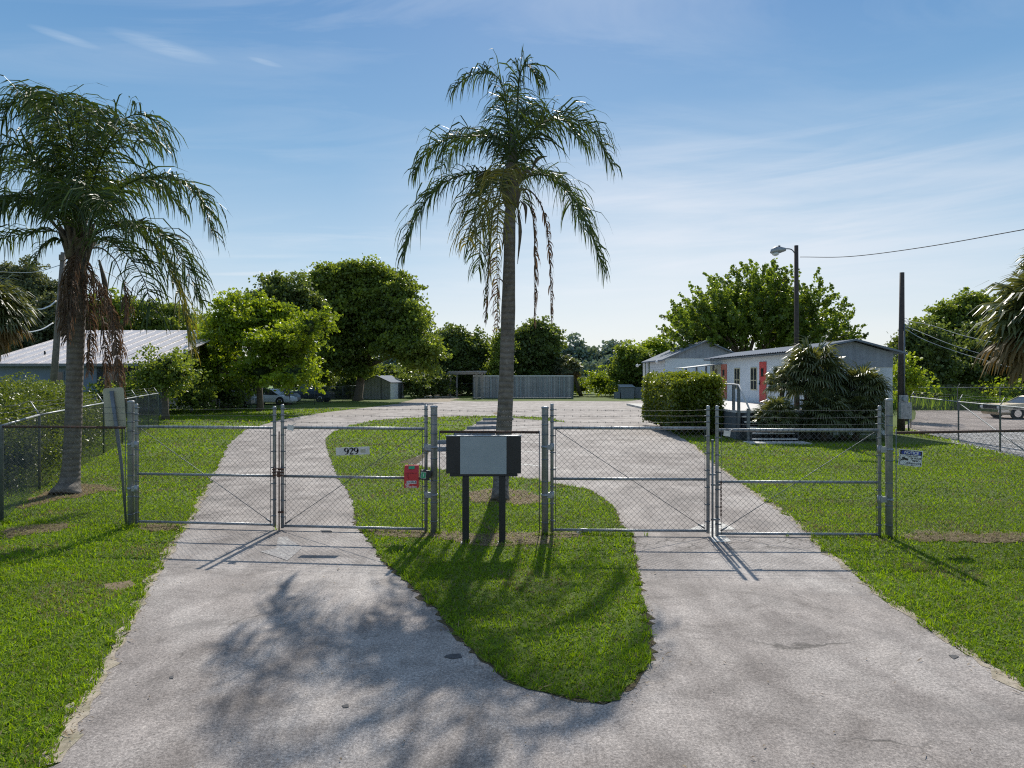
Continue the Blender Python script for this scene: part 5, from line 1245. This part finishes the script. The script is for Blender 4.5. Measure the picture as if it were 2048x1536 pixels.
cable('lowest pale service cable right of the utility pole',[at(1807,655,YU),at(1850,680,31),at(1940,712,29),at(2060,745,26)],.014,'panelgrey','pale service cables at the utility pole')
cable('lower white sagging cable left of the leaning pole',[at(106,646,38),at(80,660,37),at(40,665,36),at(-60,662,34)],.035,'white','white cables at the leaning pole')
cable('upper white sagging cable left of the leaning pole',[at(112,602,38),at(95,614,37),at(65,618,36),at(-40,600,34)],.035,'white','white cables at the leaning pole')
cable('thin dark cable over the pale metal roof',[at(125,512,38),at(240,560,44),at(330,640,52)],.02,'galv_dark')
cable('thin pale cable above the pine tree',[at(122,530,38),at(60,545,36),at(-60,540,34)],.018,'panelgrey')

# ------------------------------------------------------------------ cars
def car(lab,loc,rz,paint,kind='sedan',old=False):
    # local: nose at -x, length along +x, centre y=0
    t=thing('parked_car',lab,'car',loc,rz)
    if old: L,Wd,belt,hood,roofz=5.3,1.95,.92,.88,1.38; prof=[(0,.30,.62,.86),(.04,.24,.84,.95),(1.5,.22,.92,1),(1.9,.22,.95,1),(4.1,.22,.95,1),(4.3,.24,.93,1),(5.15,.26,.86,.95),(5.3,.32,.6,.9)]; gh=[(1.55,.93),(2.25,roofz),(3.6,roofz),(4.35,.93)]
    elif kind=='pickup': L,Wd,roofz=5.4,1.95,1.8; prof=[(0,.4,.8,.9),(.1,.35,1.05,.97),(1.3,.35,1.15,1),(3.3,.35,1.15,1),(3.35,.35,1.1,1),(5.3,.35,1.1,1),(5.4,.4,1.05,1)]; gh=[(1.3,1.14),(1.9,roofz),(3.0,roofz),(3.3,1.14)]
    else: L,Wd,roofz=4.6,1.78,1.45; prof=[(0,.30,.55,.75),(.12,.2,.68,.9),(.5,.2,.78,.97),(1.2,.2,.9,1),(3.6,.2,.95,1),(4.3,.22,.95,.95),(4.55,.3,.8,.85),(4.6,.35,.6,.8)]; gh=[(1.05,.88),(1.9,roofz),(3.1,roofz-.02),(4.0,.94)]
    g=G(); V=[]; K=8
    for x,z0,z1,w in prof:
        hw=Wd/2*w
        V+=[(x,-hw*.85,z0),(x,-hw,z0+.12),(x,-hw*1.0,(z0+z1)/2+.08),(x,-hw*.93,z1),(x,hw*.93,z1),(x,hw,(z0+z1)/2+.08),(x,hw,z0+.12),(x,hw*.85,z0)]
    q=[]
    for i in range(len(prof)-1):
        for k in range(8): j=(k+1)%8; q.append((i*8+k,(i+1)*8+k,(i+1)*8+j,i*8+j))
    g.quads(V,q); g.poly(V[:8]); g.poly(V[-8:][::-1]); g.build('body',M[paint],t,local=True)
    g=G(); hw=Wd/2*.9; hr=Wd/2*.72; (x0,z0),(x1,z1),(x2,z2),(x3,z3)=gh
    b=[(x0,-hw,z0),(x3,-hw,z3),(x3,hw,z3),(x0,hw,z0)]; u=[(x1,-hr,z1-.06),(x2,-hr,z2-.06),(x2,hr,z2-.06),(x1,hr,z1-.06)]
    g.quads(b+u,[(0,1,5,4),(1,2,6,5),(2,3,7,6),(3,0,4,7)]); g.build('windows',M['glass'],t,local=True)
    g=G(); g.quads([(x1-.05,-hr-.02,z1-.07),(x2+.05,-hr-.02,z2-.07),(x2+.05,hr+.02,z2-.07),(x1-.05,hr+.02,z1-.07),(x1+.1,-hr+.1,z1),(x2-.1,-hr+.1,z2),(x2-.1,hr-.1,z2),(x1+.1,hr-.1,z1)],[(0,1,5,4),(1,2,6,5),(2,3,7,6),(3,0,4,7),(4,5,6,7)])
    for s in(-1,1):
        g.tube([(x0,s*hw,z0),(x1,s*(hr+.01),z1-.05)],.035,5); g.tube([(x3,s*hw,z3),(x2,s*(hr+.01),z2-.05)],.04,5); g.tube([((x1+x2)/2,s*(hw-.0),z0),((x1+x2)/2,s*(hr+.02),z1-.05)],.03,5)
    g.build('roof',M[paint],t,local=True)
    wr=.33 if kind!='pickup' else .38
    for x in((.95,L-1.05) if not old else (1.0,4.15)):
        for s in(-1,1):
            g=G(); y=s*(Wd/2-.10); g.tube([(x,y-.11,wr),(x,y+.11,wr)],[wr,wr],20); wo=g.build('wheel',M['rubber'],t,local=True)
            g=G(); y2=s*(Wd/2+.015); g.tube([(x,y2-.01,wr),(x,y2+.012,wr)],[wr*.66,wr*.55],16); g.build('hubcap',M['chrome'],wo,local=True)
            g=G(); g.tube([(x,s*(Wd/2-.02)-.01,wr+.03),(x,s*(Wd/2-.002)+.01*s,wr+.03)],[wr*1.2,wr*1.2],20); g.build('wheel_arch',M['black'],t,local=True)
    hw=Wd/2
    if old:
        g=G(); g.bbox(-.03,.03,-.62,.62,.60,.80); g.build('grille',M['black'],t,local=True)
        g=G(); g.bbox(-.16,.02,-hw*.98,hw*.98,.40,.56); g.bbox(-.10,.5,-hw*1.01,-hw*.97,.40,.54); g.build('bumper',M['chrome'],t,local=True)
        g=G(); g.bbox(-.02,5.2,-hw*1.01-.01,-hw*.985,.58,.62); g.build('side_trim',M['chrome'],t,local=True)
        lz=.70; ly=.78
    else:
        g=G(); g.bbox(-.05,.1,-hw*.75,hw*.75,.35,.5); g.build('bumper',M[paint],t,local=True); lz=.62 if kind!='pickup' else .85; ly=.62
    for s in(-1,1):
        g=G(); g.box((.03 if old else .10,s*ly,lz),(.12,.26,.14)); g.build('headlight',M['white'],t,local=True)
    return t
car('boxy cream old sedan parked on the side road at the right edge',(29.3,42.9,.009),math.radians(-1),'carcream',old=True)
car('silver hatchback parked behind the fence at the far left, beneath trees',(X_(392,57),57.5,0),math.radians(8),'gluesilver')
car('white sedan, nose to the right, parked under the bright green tree',(X_(588,64),64,0),math.radians(172),'carwhite')
car('dark pickup with pale hood parked nearest the small shed',(X_(662,71),71.5,0),math.radians(175),'cardark','pickup')
car('pale car half hidden between tree trunks left of the white sedan',(X_(500,66),66,0),math.radians(15),'gluesilver')

# ------------------------------------------------------------------ camera, sun, sky
cam=bpy.data.cameras.new('camera'); co=bpy.data.objects.new('camera',cam); COL.objects.link(co); scn.camera=co
co.location=(0,0,H); co.rotation_euler=(math.radians(90),0,0); cam.sensor_width=36; cam.lens=36*F/2048; cam.shift_y=-(768-HY)/2048; cam.clip_end=4000; cam.clip_start=.05
EL=math.radians(40.5); AZ=math.atan2(.085,1.0)
sv=Vector((math.sin(AZ)*math.cos(EL),math.cos(AZ)*math.cos(EL),math.sin(EL)))
sl=bpy.data.lights.new('sun','SUN'); sl.energy=5.0; sl.angle=math.radians(.55); sl.color=(1,.94,.84)
so=bpy.data.objects.new('sun',sl); COL.objects.link(so); so.rotation_euler=sv.to_track_quat('Z','Y').to_euler(); so.location=(0,40,60)
w=bpy.data.worlds.new('World'); scn.world=w; w.use_nodes=True; nt=w.node_tree; nt.nodes.clear()
class WN(N):
    def __init__(s,t): s.t=t; s.tc=s.new('ShaderNodeTexCoord')
n=WN(nt); out=n.new('ShaderNodeOutputWorld'); bg=n.new('ShaderNodeBackground'); n.l(bg.outputs[0],out.inputs[0])
sky=n.new('ShaderNodeTexSky'); sky.sky_type='NISHITA'; sky.sun_disc=False; sky.sun_elevation=EL; sky.sun_rotation=AZ; sky.dust_density=.6; sky.air_density=1.0; sky.ozone_density=2.0
sep=n.new('ShaderNodeSeparateXYZ'); n.l(n.tc.outputs['Generated'],sep.inputs[0])
z=n.math('MAXIMUM',sep.outputs[2],0.0)
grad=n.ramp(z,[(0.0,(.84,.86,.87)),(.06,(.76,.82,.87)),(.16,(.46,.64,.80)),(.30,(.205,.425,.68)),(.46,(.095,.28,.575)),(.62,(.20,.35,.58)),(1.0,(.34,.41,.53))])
zz=n.math('ADD',z,.12)
comb=n.new('ShaderNodeCombineXYZ'); n.l(n.math('DIVIDE',sep.outputs[0],zz),comb.inputs[0]); n.l(n.math('MULTIPLY',n.math('DIVIDE',sep.outputs[1],zz),3.4),comb.inputs[1])
wisp=n.ramp(n.noise(.9,7,.62,.9,vec=comb.outputs[0]),[(.45,0.0),(.66,.26),(.8,.45)])
msk=n.ramp(n.noise(.35,3,.5,0,vec=comb.outputs[0]),[(.38,0.0),(.6,1.0)])
xr=n.math('MULTIPLY',n.math('ADD',sep.outputs[0],.35),1.1)
# a brighter hazy veil round the sun's side, low in the sky
veil=n.math('MULTIPLY',n.ramp(n.math('ABSOLUTE',n.math('SUBTRACT',sep.outputs[0],.22)),[(.0,1.0),(.45,0.0)]),n.ramp(z,[(.0,1.0),(.16,.85),(.36,0.0)]))
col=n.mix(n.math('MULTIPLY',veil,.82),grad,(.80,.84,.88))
col=n.mix(n.math('MULTIPLY',wisp,msk),col,(.80,.85,.90))
# long thin cirrus bands low on the right and three small wisps high on the left
vb=n.new('ShaderNodeCombineXYZ'); n.l(n.math('MULTIPLY',n.math('ADD',sep.outputs[0],n.math('MULTIPLY',sep.outputs[2],1.2)),2.2),vb.inputs[0]); n.l(n.math('MULTIPLY',n.math('SUBTRACT',sep.outputs[2],n.math('MULTIPLY',sep.outputs[0],.06)),24),vb.inputs[1])
bands=n.ramp(n.noise(1.0,6,.6,.5,vec=vb.outputs[0]),[(.38,0.0),(.64,.95)])
bm=n.math('MULTIPLY',n.ramp(n.math('ABSOLUTE',n.math('SUBTRACT',sep.outputs[0],.30)),[(.10,1.0),(.52,0.0)]),n.ramp(n.math('ABSOLUTE',n.math('SUBTRACT',sep.outputs[2],.19)),[(.04,1.0),(.17,0.0)]))
col=n.mix(n.math('MULTIPLY',n.math('MULTIPLY',bands,bm),.62),col,(.84,.86,.91))
for wx,wy,wl in ((-.409,.389,.055),(-.498,.379,.03),(-.306,.391,.02)):
    dx=n.math('DIVIDE',n.math('SUBTRACT',sep.outputs[0],wx),wl); dz=n.math('DIVIDE',n.math('ADD',n.math('SUBTRACT',sep.outputs[2],wy),n.math('MULTIPLY',n.math('SUBTRACT',sep.outputs[0],wx),.12)),wl*.17)
    rr_=n.math('ADD',n.math('MULTIPLY',dx,dx),n.math('MULTIPLY',dz,dz)); f=n.math('MULTIPLY',n.ramp(rr_,[(0.0,.5),(1.0,0.0)]),n.ramp(n.noise(14,4,.6,0,vec=vb.outputs[0]),[(.35,.5),(.65,1.0)]))
    col=n.mix(n.math('MULTIPLY',f,.7),col,(.62,.74,.86))
dx=n.math('DIVIDE',n.math('ADD',sep.outputs[0],.325),.085); dz=n.math('DIVIDE',n.math('SUBTRACT',n.math('SUBTRACT',sep.outputs[2],.139),n.math('MULTIPLY',n.math('ADD',sep.outputs[0],.325),.07)),.0032)
col=n.mix(n.ramp(n.math('ADD',n.math('MULTIPLY',dx,dx),n.math('MULTIPLY',dz,dz)),[(0.0,.45),(1.0,0.0)]),col,(.82,.86,.90))
skyc=n.mix(1.0,sky.outputs[0],(.11,.11,.11),'MULTIPLY')
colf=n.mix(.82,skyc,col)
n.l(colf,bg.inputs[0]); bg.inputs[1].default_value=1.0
scn.view_settings.view_transform='Standard'; scn.view_settings.look='None'; scn.view_settings.exposure=0
scn.render.engine='CYCLES'
scn.cycles.use_denoising=False; scn.cycles.pixel_filter_type='BLACKMAN_HARRIS'; scn.cycles.filter_width=1.15; scn.cycles.use_adaptive_sampling=True; scn.cycles.adaptive_threshold=.008; scn.cycles.max_bounces=7; scn.cycles.transparent_max_bounces=4; scn.cycles.sample_clamp_indirect=6
